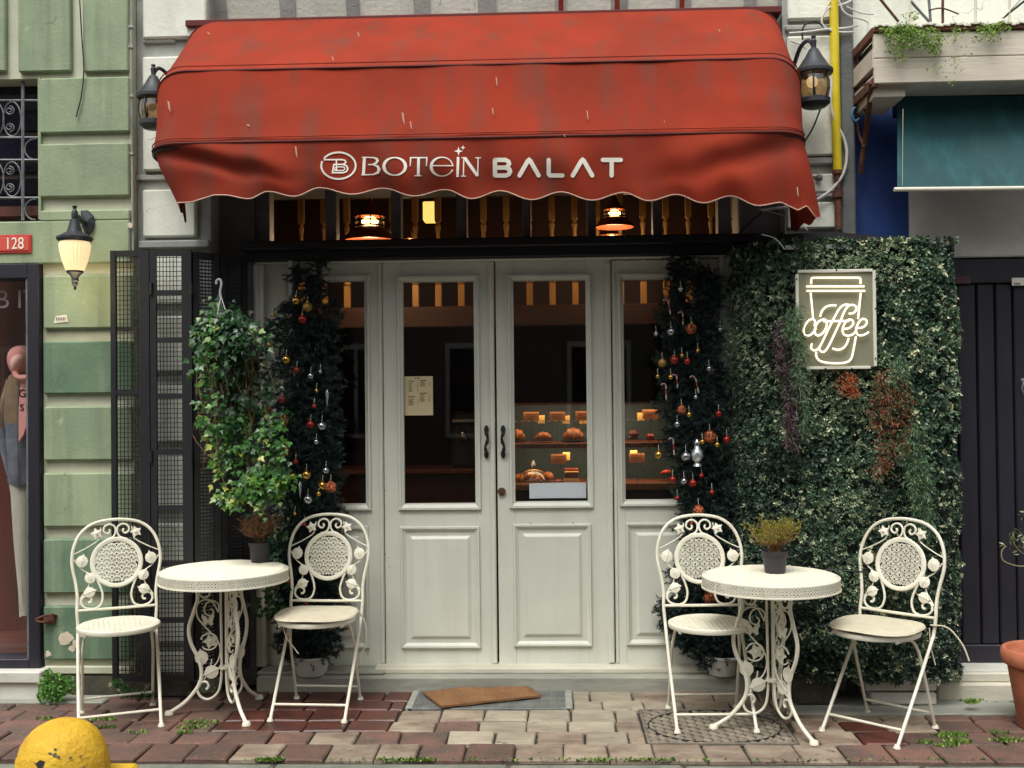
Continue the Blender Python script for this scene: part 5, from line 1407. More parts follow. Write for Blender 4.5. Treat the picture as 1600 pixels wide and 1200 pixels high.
neon([(718,676),(770,668),(804,636),(802,602),(770,590),(732,622),(706,690),(722,736),(760,744),(800,730),(824,712)], dy=.003)
ld = bpy.data.lights.new('neon_light', 'AREA'); ld.shape = 'RECTANGLE'; ld.size = .3; ld.size_y = .4; ld.energy = .5; ld.color = (1, .8, .5)

# ================================================================ hedge wall
hw = empty('hedge_wall', (X_(1340, 1080, 5.3), 5.3, 0), 0, 'tall boxed wall covered in small-leaved artificial hedge, right of the doors', 'hedge wall')
H0 = [(X_(1157, 700, 5.66), 5.66), (X_(1196, 700, 5.47), 5.47), (X_(1216, 700, 5.405), 5.405), (X_(1240, 700, 5.37), 5.37), (X_(1462, 700, 5.32), 5.32), (X_(1476, 700, 5.345), 5.345), (X_(1476, 700, 5.45), 5.45), (X_(1468, 700, 5.58), 5.58)]
zt_, zb3 = Z_(1340, 378, 5.27), Z_(1340, 1052, 5.27)
core = MB(); m_ = len(H0)
for z in (zb3-.02, zt_-.01):
    for i, (x, y) in enumerate(H0): core.v.append((x+(.0), y+.06, z))
    core.v.append((H0[0][0], 5.7, z))
n1 = m_+1
for i in range(n1): j = (i+1) % n1; core.f.append((i, j, n1+j, n1+i))
core.f.append(tuple(range(n1))[::-1]); core.f.append(tuple(range(n1, 2*n1)))
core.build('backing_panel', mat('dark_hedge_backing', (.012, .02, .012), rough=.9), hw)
tbm = MB()
pts = [(1170,5.56,376),(1215,5.38,366),(1300,5.33,362),(1430,5.29,374),(1480,5.33,384)]
for a, b in zip(pts[:-1], pts[1:]):
    p, q_ = P(a[0], a[2], a[1]), P(b[0], b[2], b[1]); th = .035
    tbm.hexa([(p.x, p.y, p.z-th), (q_.x, q_.y, q_.z-th), (q_.x, q_.y+.16, q_.z-th), (p.x, p.y+.16, p.z-th), (p.x, p.y, p.z), (q_.x, q_.y, q_.z), (q_.x, q_.y+.16, q_.z), (p.x, p.y+.16, p.z)])
tbm.build('top_board', M['blackwood'], hw)
# leaf rosettes over the front, sampled along the plan line
segs = []; tot = 0
for (a, b) in zip(H0[:-1], H0[1:]):
    L_ = math.hypot(b[0]-a[0], b[1]-a[1]); segs.append((a, b, L_, tot)); tot += L_
def hedge_points(n):
    s = RS.rand(n)*tot; z = zb3-.05+RS.rand(n)*(zt_-zb3+.07); X = np.zeros(n); Y = np.zeros(n); NX = np.zeros(n); NY = np.zeros(n)
    for (a, b, L_, t0) in segs:
        k = (s >= t0) & (s <= t0+L_); f = (s[k]-t0)/L_
        X[k] = a[0]+(b[0]-a[0])*f; Y[k] = a[1]+(b[1]-a[1])*f; NX[k] = (b[1]-a[1])/L_; NY[k] = -(b[0]-a[0])/L_
    return X, Y, z, NX, NY
nr = 15000
X, Y, Zz, NX, NY = hedge_points(nr)
def vnoise(X, Z, s, seed):
    r = np.random.RandomState(seed); g_ = r.rand(64, 64); x = X*s+100; z = Z*s+100
    i = np.floor(x).astype(int); j = np.floor(z).astype(int); u = x-i; v = z-j; u = u*u*(3-2*u); v = v*v*(3-2*v)
    a = g_[i % 64, j % 64]; b = g_[(i+1) % 64, j % 64]; c = g_[i % 64, (j+1) % 64]; d = g_[(i+1) % 64, (j+1) % 64]
    return (a*(1-u)+b*u)*(1-v)+(c*(1-u)+d*u)*v
patch = vnoise(X, Zz, 3.2, 3); fine = vnoise(X, Zz, 9, 5)
bump = .045*fine+.03*patch+RS.rand(nr)*.02; jt = RS.randn(nr)*.022; X = X-NY*jt; Y = Y+NX*jt
C0 = np.stack([X+NX*bump, Y+NY*bump, Zz], 1); NN = np.stack([NX, NY, np.full(nr, .25)], 1)
per = 9
C = np.repeat(C0, per, 0); Nn = np.repeat(NN, per, 0)
ang = RS.rand(nr*per)*2*PI
tx = np.stack([-Nn[:, 1], Nn[:, 0], np.zeros(len(Nn))], 1); tx /= np.linalg.norm(tx, axis=1, keepdims=True)
D = tx*np.cos(ang)[:, None]+np.array([0, 0, 1])*np.sin(ang)[:, None]+Nn*(.35+.75*RS.rand(len(Nn)))[:, None]
frond = np.repeat(patch, per) > .50                     # two kinds of tile: rounded rosettes and finer dark box leaves
ln = np.where(frond, .014, .022)*(.7+.6*RS.rand(len(C))); wd_ = np.where(frond, .007, .013)*(.8+.4*RS.rand(len(C)))
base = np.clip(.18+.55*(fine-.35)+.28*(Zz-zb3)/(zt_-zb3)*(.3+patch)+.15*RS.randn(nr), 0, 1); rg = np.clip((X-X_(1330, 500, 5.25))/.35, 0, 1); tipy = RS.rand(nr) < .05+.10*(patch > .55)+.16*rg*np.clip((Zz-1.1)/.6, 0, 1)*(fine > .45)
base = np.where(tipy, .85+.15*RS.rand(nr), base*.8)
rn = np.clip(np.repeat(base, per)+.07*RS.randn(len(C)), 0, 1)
C = C+RS.randn(*C.shape)*.004
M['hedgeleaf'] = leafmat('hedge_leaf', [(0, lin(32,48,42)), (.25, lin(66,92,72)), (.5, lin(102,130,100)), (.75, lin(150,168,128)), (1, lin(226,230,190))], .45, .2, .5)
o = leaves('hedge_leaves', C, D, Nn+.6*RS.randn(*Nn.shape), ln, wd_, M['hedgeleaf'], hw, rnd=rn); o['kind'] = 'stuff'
hb = MB().box(X_(1245,1085,5.3), X_(1304,1085,5.3), 5.33, 5.5, .01, Z_(1275, 1056, 5.3), .01)
tag(hb.build('planter_block', M['soil']), 'dark square planter block in the shade under the hedge wall, left one', 'planter block')
for (a, b, y0, y1, lab) in [(1352,1464,1064,1080,'upper'),(1362,1464,1083,1104,'lower')]:
    A = rect(a, y0, b, y1, 5.33)
    tag(MB().box(A[0], A[1], 5.33, 5.55, max(A[2], .011), A[3], .008).build('stone_slab', M['rawconc']), '%s pale stone slab under the right end of the hedge wall' % lab, 'slab')
MB().box(X_(1240,1060,5.38), X_(1485,1060,5.38), 5.38, 5.56, zb3-.06, zb3+.02, .006).build('bottom_board', M['blackwood'], hw)
cbx = MB().tube(spline([P(1290, 890, 5.25), P(1320, 892, 5.245), P(1355, 893, 5.25)], 5), .003, 5)
tag(cbx.build('hedge_cable', M['cable_black']), 'thin dark cable running across the hedge behind the right chair', 'cable')
# trailing artificial sprays
def sprays(name, label, regions, stops, n, ln, wd_, Y0, stem=True, dirz=-1):
    """regions: list of (px, py, rx, ry, weight)"""
    C = []; D = []; st_ = MB(); ws = [r[4] for r in regions]
    for _ in range(n):
        r = random.choices(regions, ws)[0]; a = random.uniform(0, 2*PI); q_ = math.sqrt(random.random())
        px = r[0]+r[2]*q_*math.cos(a); py = r[1]+r[3]*q_*math.sin(a); p = P(px, py, Y0-random.uniform(0, .05))
        dd = Vector((random.gauss(0, .55), random.gauss(-.3, .4), dirz+random.gauss(0, .4))).normalized()
        L_ = random.uniform(.03, .06)
        if stem and random.random() < .5: st_.tube([p, p+dd*L_*.6+Vector((0, -.004, 0)), p+dd*L_], .0009, 3, caps=False)
        for k in range(6):
            C.append(tuple(p+dd*L_*(k/6))); D.append(tuple(dd*.8+Vector((random.gauss(0, .6), random.gauss(0, .5), random.gauss(0, .3)))))
    o = empty(name, tuple(P(regions[0][0], regions[0][1], Y0)), 0, label, 'trailing plant')
    C = np.array(C); D = np.array(D)
    lo = leaves('foliage', C, D, RS.randn(len(C), 3), ln*(.7+.6*RS.rand(len(C))), wd_, leafmat(name+'_leaf', stops, .5, .1), o)
    if stem: st_.build('stems', mat('green_stem', lin(70,92,56), rough=.6), o)
    return o
gl_ = [(0, lin(40,66,46)), (.5, lin(84,116,84)), (1, lin(140,164,120))]
sprays('orange_trailing_plant', 'orange flowering trailing plant hanging below the right corner of the neon sign', [(1392,600,28,28,2),(1375,640,18,30,1.2),(1405,640,22,40,1.6),(1385,700,16,34,1),(1412,690,10,20,.5),(1372,730,12,16,.4)],
       [(0, lin(96,40,22)), (.45, lin(150,66,34)), (.72, lin(176,86,46)), (.74, lin(70,92,60)), (1, lin(96,120,84))], 430, .014, .005, 5.24)
sprays('orange_tuft', 'small orange flowering tuft just below the middle of the neon sign', [(1325,588,12,8,1),(1331,604,8,10,1),(1313,600,10,8,.5)], [(0, lin(120,44,20)), (.6, lin(190,80,36)), (1, lin(84,104,60))], 90, .013, .005, 5.24, False)
sprays('green_trailing_plant', 'long grassy green trailing plant hanging right of the orange one above the last chair', [(1425,700,20,40,1),(1435,750,18,40,1),(1440,800,16,35,.7),(1405,575,14,22,.5),(1440,830,10,20,.3)], gl_, 640, .026, .0035, 5.235)
sprays('purple_trailing_plant', 'dark purple trailing plant on the shaded left side of the hedge wall', [(1222,540,14,50,1),(1240,600,14,50,1.2),(1236,660,12,40,1),(1245,560,12,50,.8)],
       [(0, lin(60,36,52)), (.45, lin(96,56,80)), (.7, lin(128,80,104)), (1, lin(60,84,60))], 620, .018, .0045, 5.30)
sprays('grassy_spray', 'thin green grassy spray hanging down beside the left edge of the neon sign', [(1240,500,12,30,1),(1250,560,10,50,1.2),(1256,640,8,40,.6)], gl_, 280, .03, .003, 5.25)

# ================================================================ hanging ivy
iv = empty('hanging_ivy', tuple(P(365, 500, 5.25)), 0, 'trailing green ivy in a hanging pot with grey hook before the black shutters', 'hanging plant')
YI = 5.22
hk = MB().tube(spline([P(338, 444, YI), P(339, 438, YI), P(344, 437, YI), P(346, 444, YI), P(344, 455, YI), P(345, 464, YI)], 5), .006, 7)
hk.build('hook', mat('grey_plastic', lin(170,170,168), rough=.5), iv, True)
ww = MB()
for px, dy in ((338, -.04), (346, .05), (357, -.03)): ww.tube([P(345, 462, YI), P(px, 500, YI+dy)], .0022, 5)
ww.build('wire', M['potwhite'], iv)
MB().lathe([(.001, -.10), (.055, -.10), (.078, 0), (.084, 0), (.084, .012), (.072, .012), (.001, 0)], tuple(P(362, 516, YI+.03)), 24).build('pot', M['pot'], iv, True)
C = []; D = []; Rn = []; vines = MB()
blobs = [(360,508,26,18,1.6),(410,600,26,60,1.5),(425,690,20,50,.9),(320,560,14,30,.5),(322,640,12,40,.3),(352,500,30,22,1.4),(335,520,28,25,1),(365,530,55,38,2.4),(345,570,45,42,2.2),(385,565,40,42,1.8),(330,545,28,25,.8),(360,610,45,32,1.5),(375,650,38,35,1.2),(345,680,22,28,.6),(395,672,36,34,1.3),(368,722,30,35,1.2),(345,740,12,22,.5),(385,755,45,26,1.6),(420,748,36,18,1.0),(448,738,14,14,.5),(360,778,28,14,.9),(395,775,24,12,.6)]
ws = [b[4] for b in blobs]
clus = []
for _ in range(190):
    b = random.choices(blobs, ws)[0]; a = random.uniform(0, 2*PI); q_ = math.sqrt(random.random())
    clus.append((b[0]+b[2]*q_*math.cos(a), b[1]+b[3]*q_*math.sin(a), random.uniform(-.08, .10), random.uniform(4, 10)))
for _ in range(16): clus.append((random.uniform(345, 385), random.uniform(505, 545), -.12, 9))
for _ in range(3900):
    cl = random.choice(clus); px = cl[0]+random.gauss(0, cl[3]); py = cl[1]+random.gauss(0, cl[3]*1.25); dep = cl[2]+random.gauss(0, .02)
    p = P(px, py, YI+dep); C.append(tuple(p)); D.append((random.gauss(0, .7), -.5+random.gauss(0, .5), -.8+random.gauss(0, .5)))
    Rn.append(min(1, max(0, .18+.5*max(0, (py-600)/200)+random.gauss(0, .15)+(.35 if random.random() < .06 else 0)+(.25 if px < 340 else 0))))  # shade on the upper leaves is put into their colour, brighter lower down
for _ in range(34):
    b0 = random.uniform(325, 395); pts = [P(b0, 505, YI+random.uniform(-.05, .05))]
    x = b0; y = 505
    while y < random.uniform(600, 790):
        y += random.uniform(25, 45); x += random.gauss(1.5, 9); pts.append(P(x, y, YI+random.uniform(-.07, .08)))
    if len(pts) > 2: vines.tube(spline(pts, 3), .0018, 4, caps=False)
vines.tube(spline([P(380, 700, YI-.03), P(400, 760, YI-.05), P(430, 752, YI-.05), P(458, 735, YI-.04)], 4), .002, 4)
vines.build('vine_stems', mat('ivy_stem', lin(120,88,50), lin(92,70,44), 40, .7), iv)
# second ivy strand beside the chair
C2 = []
for _ in range(160):
    t = random.random(); px = 402+t*40+random.gauss(0, 8); py = 815+t*110*random.random()+random.gauss(0, 12)
    if random.random() < .4: px = random.gauss(420, 14); py = random.gauss(940, 14)
    p = P(px, py, 5.45+random.uniform(-.03, .05)); C.append(tuple(p)); D.append((random.gauss(0, .7), -.5, random.gauss(-.5, .5))); Rn.append(random.uniform(.1, .4))
C = np.array(C); D = np.array(D); ln = .022+.020*RS.rand(len(C))
M['ivy'] = leafmat('ivy_leaf', [(0, lin(18,42,26)), (.3, lin(36,78,38)), (.6, lin(72,120,48)), (.85, lin(122,158,68)), (1, lin(180,186,84))], .35, .15, .5)
nn_ = np.stack([.5*RS.randn(len(C)), -1+.3*RS.randn(len(C)), .9+.5*RS.randn(len(C))], 1)
leaves('ivy_leaves', C, D, nn_, ln, ln*.95, M['ivy'], iv, rnd=np.array(Rn), shape='ivy')

# ================================================================ slim fir trees with baubles
def fir(label, pole, blobs, pot, Y0, seed):
    random.seed(seed)
    base = P(pot[0], pot[1]+8, Y0); t = empty('fir_tree', (base.x, Y0, .079), 0, label, 'christmas tree')
    MB().lathe([(.001, 0), (.075, 0), (.08, .01), (.098, .085), (.105, .09), (.105, .10), (.095, .10), (.001, .08)], (base.x, Y0, .079), 24).build('pot', M['potwhite'], t, True)
    MB().tube([P(px, py, Y0+.06) for px, py in pole], .017, 10).build('white_pole', M['potwhite'], t, True)
    MB().tube([P(px, py, Y0) for px, py in [(pot[0], pot[1]), (pole[-1][0], pole[-1][1]), (pole[0][0]+5, pole[0][1]+20)]], .012, 8).build('trunk', mat('fir_stem', (.03, .025, .02), rough=.9), t, True)
    C = []; D = []; tw = MB(); ws = [b[2]*b[3] for b in blobs]
    for _ in range(3500):
        b = random.choices(blobs, ws)[0]; a = random.uniform(0, 2*PI); q_ = math.sqrt(random.random())
        px = b[0]+b[2]*1.14*q_*math.cos(a); py = b[1]+b[3]*1.06*q_*math.sin(a)
        p = P(px, py, Y0+random.uniform(-.10, .07)); outx = (px-b[0])/b[2]
        dd = Vector((outx*1.1+random.gauss(0, .45), random.gauss(-.5, .5), random.gauss(-.1, .55))).normalized(); L_ = random.uniform(.05, .095)
        p = p-dd*L_*.6
        tw.tube([p, p+dd*L_], .0014, 3, caps=False)
        s1_ = dd.orthogonal().normalized(); s2_ = dd.cross(s1_)
        for k in range(44):
            w = random.uniform(0, 2*PI); C.append(tuple(p+dd*(L_*k/44))); r_ = s1_*math.cos(w)+s2_*math.sin(w); D.append(tuple(r_+dd*.8))
    tw.build('twigs', mat('fir_twig', (.02, .022, .015), rough=.9), t)
    C = np.array(C); D = np.array(D)
    o = leaves('needles', C, D, RS.randn(len(C), 3), .021*(.7+.5*RS.rand(len(C))), .0036, leafmat('fir_needle', [(0, lin(14,28,27)), (.5, lin(22,44,42)), (1, lin(40,68,60))], .5, .0, .4), t, shape='tri'); o['kind'] = 'stuff'
    return t
YF = 5.67
fir('slim dark fir tree with baubles in a white pot, left of the doors', [(455,404),(457,560),(490,700),(493,1000)],
    [(497,430,14,28),(490,450,22,20),(462,430,12,12),(485,490,42,32),(462,520,44,45),(490,540,40,50),(470,600,48,50),(500,600,34,50),(478,660,50,50),(505,700,26,40),(450,700,32,40),(490,740,40,45),(470,790,48,40),(500,800,34,40),(482,850,50,35),(470,900,55,30),(500,900,34,30),(485,950,46,35),(478,1000,40,28),(488,1028,24,14),(435,880,22,34),(485,965,52,40),(480,1008,46,26),(492,880,46,40)], (487, 1040), YF, 21)
fir('slim dark fir tree with baubles in a white pot, right of the doors', [(1088,404),(1092,560),(1100,700),(1115,1000)],
    [(1066,415,22,20),(1060,440,20,24),(1100,440,22,18),(1112,460,14,24),(1070,485,40,30),(1085,530,42,35),(1062,560,32,30),(1085,590,46,40),(1070,630,42,35),(1100,640,36,40),(1075,690,34,35),(1112,700,32,50),(1080,750,28,45),(1112,770,34,40),(1100,820,38,35),(1115,860,34,30),(1100,900,52,30),(1095,950,62,30),(1110,990,48,34),(1118,1025,32,20),(1098,965,64,38),(1112,1000,50,30)], (1130, 1040), YF, 22)
random.seed(5)
def shiny(name, c, rough=.15, metal=.9, **k): return mat(name, c, rough=rough, metal=metal, **k)
OM = {'gold': shiny('gold_bauble', lin(186,144,70)), 'matte gold': shiny('matte_gold_bauble', lin(150,116,58), .5, .6), 'red': shiny('red_bauble', lin(132,28,22), .25, .3), 'dark red': shiny('dark_red_bauble', lin(110,26,24), .4, .2),
      'silver': shiny('silver_bauble', lin(160,162,166)), 'copper glitter': mat('copper_glitter', lin(206,110,66), lin(70,34,24), 90, .35, .8, 160, metal=.5, lo=.45, hi=.55)}
z5 = lambda x, y: (280+x/2.857, 380+y/2.857); z8 = lambda x, y: (920+x/2.857, 380+y/2.857)
LB = [(522,257,20,'gold'),(573,285,22,'matte gold'),(550,340,20,'red'),(417,320,9,'gold'),(400,453,9,'gold'),(366,495,13,'dark red'),(478,520,20,'gold'),(525,567,15,'dark red'),(587,593,14,'silver'),(630,574,9,'silver'),(459,648,13,'silver'),
      (458,698,17,'dark red'),(613,658,9,'gold'),(603,728,11,'red'),(408,745,15,'dark red'),(462,790,28,'copper glitter'),(587,810,17,'red'),(637,817,19,'silver'),(462,925,30,'copper glitter'),(431,890,11,'silver'),(416,912,15,'red'),(612,887,12,'silver'),
      (520,975,12,'red'),(568,1035,21,'gold'),(655,1015,15,'silver'),(640,1082,20,'gold'),(676,1088,26,'copper glitter'),(623,1118,11,'gold'),(575,1145,21,'silver'),(516,1207,8,'gold'),(563,1610,10,'red'),(486,1505,16,'copper glitter'),(558,1255,9,'red')]
RB = [(410,205,13,'silver'),(457,382,25,'copper glitter'),(300,405,11,'silver'),(367,395,18,'silver'),(587,385,11,'silver'),(487,480,10,'gold'),(416,502,10,'gold'),(382,522,19,'red'),(328,535,19,'matte gold'),(440,528,16,'red'),(537,560,13,'silver'),
      (308,594,9,'gold'),(366,598,12,'gold'),(478,687,10,'silver'),(414,745,21,'copper glitter'),(448,765,12,'gold'),(580,762,15,'red'),(395,808,14,'silver'),(540,865,28,'copper glitter'),(507,887,12,'gold'),(574,900,13,'gold'),(616,877,17,'red'),
      (312,945,18,'gold'),(433,952,21,'silver'),(503,1038,12,'red'),(375,1055,15,'red'),(425,1063,15,'silver'),(465,1072,18,'red'),(550,1112,12,'red'),(395,1138,11,'red'),(490,1195,26,'copper glitter'),(458,1252,9,'red'),(457,1490,12,'red'),(537,1585,26,'copper glitter')]
ORD = ['topmost', 'second', 'third', 'fourth', 'fifth', 'sixth', 'seventh', 'eighth', 'ninth', 'tenth', 'eleventh', 'twelfth']
def baubles(L_, zz, side):
    for kind in OM:
        sub = sorted([b for b in L_ if b[3] == kind], key=lambda b: b[1])
        for i, (x, y, r, _) in enumerate(sub):
            px, py = zz(x, y); Yb = YF-.15-random.uniform(0, .03); c = P(px, py, Yb); rr = r/2.857*Yb/F
            wh = ORD[i] if i == 0 else (ORD[i]+' from the top' if i < len(sub)-1 else 'lowest')
            if len(sub) == 1: wh = 'only one of its kind'
            size = 'large ' if r >= 24 else ('small ' if r < 12 else '')
            o = empty('bauble', tuple(c), 0, '%s%s bauble, %s of that colour on the %s fir tree' % (size, kind, wh.replace('only one of its kind', 'only one'), side), 'bauble', 'baubles on the %s fir tree' % side)
            MB().sphere((0, 0, 0), rr, 16, 12).build('ball', OM[kind], o, True, world=False)
            MB().lathe([(.001, rr*1.22), (rr*.22, rr*1.2), (rr*.24, rr*.95), (.001, rr*.95)], n=8).build('cap', OM['gold'] if kind != 'silver' else OM['silver'], o, True, world=False)
            MB().tube([(0, 0, rr*1.2), (0, .01, rr*1.2+.028)], .0008, 4).build('string', M['offwhite'], o, world=False)
baubles(LB, z5, 'left'); baubles(RB, z8, 'right')
# candy canes
cr_, cw_ = mat('candy_red', lin(120,40,36), rough=.4), mat('candy_white', lin(160,152,142), rough=.4)
for (x, y, h, lean, lab) in [(355,282,70,.25,'topmost'),(420,335,60,0,'second from the top'),(478,628,80,.3,'beside the silver bell, tilted right'),(393,615,60,.1,'thin, left of the tilted one'),(345,660,75,0,'lowest of the upper ones, far left'),(378,905,80,.05,'largest and lowest, left of the glass lantern')]:
    px, py = z8(x, y); Yb = YF-.16; c = P(px, py, Yb); k = Yb/F/2.857
    o = empty('candy_cane', tuple(c), 0, 'striped candy cane on the right fir tree, '+lab, 'candy cane', 'candy canes on the right fir tree')
    hh = h*k; rad = .012
    pts = [(lean*hh*.5, 0, -hh/2), (0, 0, hh*.25)]+[( -rad+rad*math.cos(a)-lean*hh*.2, 0, hh*.3+rad*math.sin(a)) for a in np.linspace(0, PI*.9, 7)]
    pts = spline(pts, 5); seg_n = 3
    a_, b_ = MB(), MB()
    for i in range(0, len(pts)-1, 2):
        (a_ if (i//2) % 2 else b_).tube(pts[i:i+3], .0036, 6)
    b_.build('white_stripes', cw_, o, True, world=False); a_.build('red_stripes', cr_, o, True, world=False)
c = P(*z8(484, 942), YF-.17); o = empty('lantern_ornament', tuple(c), 0, 'small clear glass oil-lamp ornament on the right fir tree', 'ornament'); k = (YF-.17)/F
sg_ = mat('silvered_glass', lin(196,200,200), rough=.1, metal=.7)
MB().lathe([(r*k, y*k) for r, y in [(.1,-19),(7,-18.5),(6,-16),(3,-13),(8,-8),(9.5,-1),(8,5),(5,9),(4,13)]], n=16).build('body', sg_, o, True, world=False)
MB().lathe([(r*k, y*k) for r, y in [(4.5,13),(5.5,15),(5,19),(2,23),(.1,23)]], n=12).build('top', OM['silver'], o, True, world=False)
MB().tube([(-8*k, 0, -2*k), (-11*k, 0, 6*k), (-5*k, 0, 22*k), (0, 0, 26*k), (5*k, 0, 22*k), (11*k, 0, 6*k), (8*k, 0, -2*k)], .001, 5).build('handle', OM['silver'], o, world=False)
for (x, y, lab) in [(540,1100,'hanging icicle ornament low on the left fir tree'),(660,690,'pale star ornament beside the glass on the left fir tree')]:
    px, py = z5(x, y); c = P(px, py, YF-.15); k = YF/F
    mb = MB().lathe([(.0005, -14*k), (2*k, 0), (2.4*k, 8*k), (.0005, 13*k)], tuple(c), 8); tag(mb.build('icicle_ornament', sg_, None, True), lab, 'ornament')

# ================================================================ right-hand building
rb = empty('right_building', (2.4, 5.7, 0), 0, 'right-hand building with blue painted wall, grey render and dark boarded door', 'building')
YR = 5.66; 
MB().box(X_(1334.5,300,YR), X_(1422,300,YR), YR, YR+.3, .3, 4.3).build('blue_wall', M['blue'], rb)
A = rect(1422, 200, 1680, 401, YR-.03)
MB().box(A[0], 3.8, YR-.03, YR+.3, A[2], 3.26, .006).build('render_wall', M['rawconc'], rb)
A = rect(1480, 402, 1700, 1036, YR)
z0, z1 = A[2], A[3]
MB().box(X_(1475,700,YR), 3.8, YR+.045, YR+.08, z0, z1-.002).build('door_backing', M['seal'], rb)
zl = Z_(1550, 442, YR)
MB().box(X_(1475,700,YR), 3.8, YR-.01, YR+.044, zl, z1-.003, .006).build('lintel_board', M['darkdoor'], rb)
zbr = Z_(1550, 1008, YR)
bx = [X_(px, 720, YR) for px in (1470, 1500, 1531, 1560, 1588, 1617, 1646)]
for a, b in zip(bx[:-1], bx[1:]): MB().box(a+.004, b-.004, YR+.012, YR+.04, zbr+.001, zl-.001, .006).build('door_board', M['darkdoor'], rb)
MB().box(bx[0], 3.8, YR+.004, YR+.044, z0, zbr, .006).build('bottom_board', M['darkdoor'], rb)
A = rect(1492, 432, 1517, 443, YR-.012); MB().box(A[0], A[1], YR-.0125, YR-.0105, A[2], A[3]).build('plate_sticker', mat('maroon_plate', lin(84,50,52), rough=.6), rb)
A = rect(1581, 434, 1612, 446, YR-.012); st2 = MB().box(A[0], A[1], YR-.0135, YR-.0105, A[2], A[3]).build('white_sticker', M['print'], rb)
mb = MB()
for i in range(4): mb.box(A[0]+.012+i*.008, A[0]+.017+i*.008, YR-.0145, YR-.0136, A[2]+.004, A[2]+.013)
mb.build('sticker_print', M['cable_black'], rb)
mb = MB(); cc = P(1598, 598, YR-.02); mb.tube([(cc.x-.0, cc.y, cc.z+.01), (cc.x-.008, cc.y-.03, cc.z), (cc.x-.02, cc.y-.035, cc.z-.03), (cc.x, cc.y-.03, cc.z-.07), (cc.x+.01, cc.y, cc.z-.08)], .005, 6); mb.sphere((cc.x, cc.y, cc.z+.012), .012, 8, 6)
mb.build('door_pull', M['iron'], rb, True)
zz = [Z_(1540, y, 5.5) for y in (1036, 1049, 1064, 1092)]
MB().box(X_(1472,1040,5.5), 3.8, 5.50, YR+.1, zz[1], z0-.001, .006).build('door_sill', M['white_sill'], rb)
MB().box(X_(1470,1055,5.46), 3.8, 5.47, YR+.1, Z_(1540,1066,5.47), zz[1]-.001, .006).build('door_sill', M['sill'], rb)
MB().box(X_(1466,1080,5.44), 3.8, 5.44, YR+.1, 0, Z_(1540,1066,5.47)-.001, .008).build('door_step', M['sill'], rb)
# balcony
bl = empty('balcony', (2.3, 5.4, 3.0), 0, 'weathered white wooden balcony with rusty edge and railings at the top right', 'balcony')
YBn = 5.22; YBf = YR-.05
A = rect(1366, 44, 1700, 130, YBn)
zt4, zb4 = Z_(1450, 40, YBn), Z_(1450, 129, YBn)
bdz = np.linspace(zb4, zt4-.03, 3)
for i in range(2): MB().box(A[0], 3.8, YBn, YBn+.03, bdz[i]+.001, bdz[i+1]-.001, .004).build('fascia_board', M['balcony'], bl)
MB().box(A[0]-.002, 3.8, YBn-.012, YBn+.04, zt4-.028, zt4-.006, .004).build('metal_edge', M['rust'], bl)
we = MB()
for i in range(90):
    x = A[0]+i*.016
    if x > 3.7: break
    zc = zt4-.003+.005*math.sin(i*.9)+.003*math.sin(i*2.3)
    we.box(x, x+.0162, YBn-.02, YBn+.06, zc-.003, zc+.003)
we.build('crumbling_edge', M['balcony'], bl)
MB().box(A[0]+.002, 3.8, YBn+.031, YBf, zb4+.01, zb4+.05).build('floor', M['rawconc'], bl)
A3 = rect(1366, 130, 1400, 165, YBn+.1)
MB().box(A[0]+.012, X_(1399, 150, YBn+.2), YBn+.05, YBf, A3[2]+.03, zb4+.009).build('corner_soffit', M['balcony'], bl)
# side face: open frame receding to the wall
sd2 = MB()
def sidebar(z0a, z0b, z1a, z1b, m_, nm):
    MB().hexa([(A[0]-.006, YBn+.01, z0a), (A[0]+.02, YBn+.01, z0a), (A[0]+.02, YBf, z0b), (A[0]-.006, YBf, z0b), (A[0]-.006, YBn+.01, z1a), (A[0]+.02, YBn+.01, z1a), (A[0]+.02, YBf, z1b), (A[0]-.006, YBf, z1b)]).build(nm, m_, bl)
hh = zt4-zb4
sidebar(zt4-.04, zt4-.04, zt4, zt4, M['rust'], 'side_rail'); sidebar(zb4+.08, zb4+.08, zb4+.17, zb4+.17, M['balcony'], 'side_board'); sidebar(zb4-.01, zb4-.01, zb4+.03, zb4+.03, M['rust'], 'side_rail')
MB().box(A[0]-.007, A[0]+.021, YBf-.04, YBf, zb4, zt4-.041).build('side_post', M['rust'], bl)
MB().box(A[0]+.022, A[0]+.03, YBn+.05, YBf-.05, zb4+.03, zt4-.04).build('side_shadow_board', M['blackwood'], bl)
br = MB(); br.tube(spline([P(1362, 128, YBn+.03), P(1358, 165, YBn+.18), P(1352, 215, YBn+.32), P(1346, 255, YBf-.02), P(1345, 272, YBf)], 5), .013, 7)
br.tube([P(1362, 128, YBn+.05), P(1336, 140, YBf)], .008, 6); br.tube(spline([P(1355, 180, YBn+.25), P(1342, 160, YBf-.05), P(1340, 200, YBf-.02), P(1350, 230, YBf-.06)], 5), .007, 6)
br.build('bracket', M['rust'], bl, True)
cu_ = MB().tube(spline([P(1345, 165, YBf-.06), P(1334, 170, YBf-.06), P(1331, 180, YBf-.06), P(1336, 189, YBf-.06), P(1343, 185, YBf-.06)], 4), .006, 6)
cu_.build('scroll', mat('blue_painted_iron', lin(70,120,160), rough=.6), bl, True)
rl = MB(); zR = zt4
def rod(px0, py0, px1, py1, r=.007, Y=YBn+.04, m_='iron', nm='railing_bar'):
    MB().tube([P(px0, py0, Y), P((px0+px1)/2, (py0+py1)/2, Y), P(px1, py1, Y)], r, 6).build(nm, M[m_], bl, True)
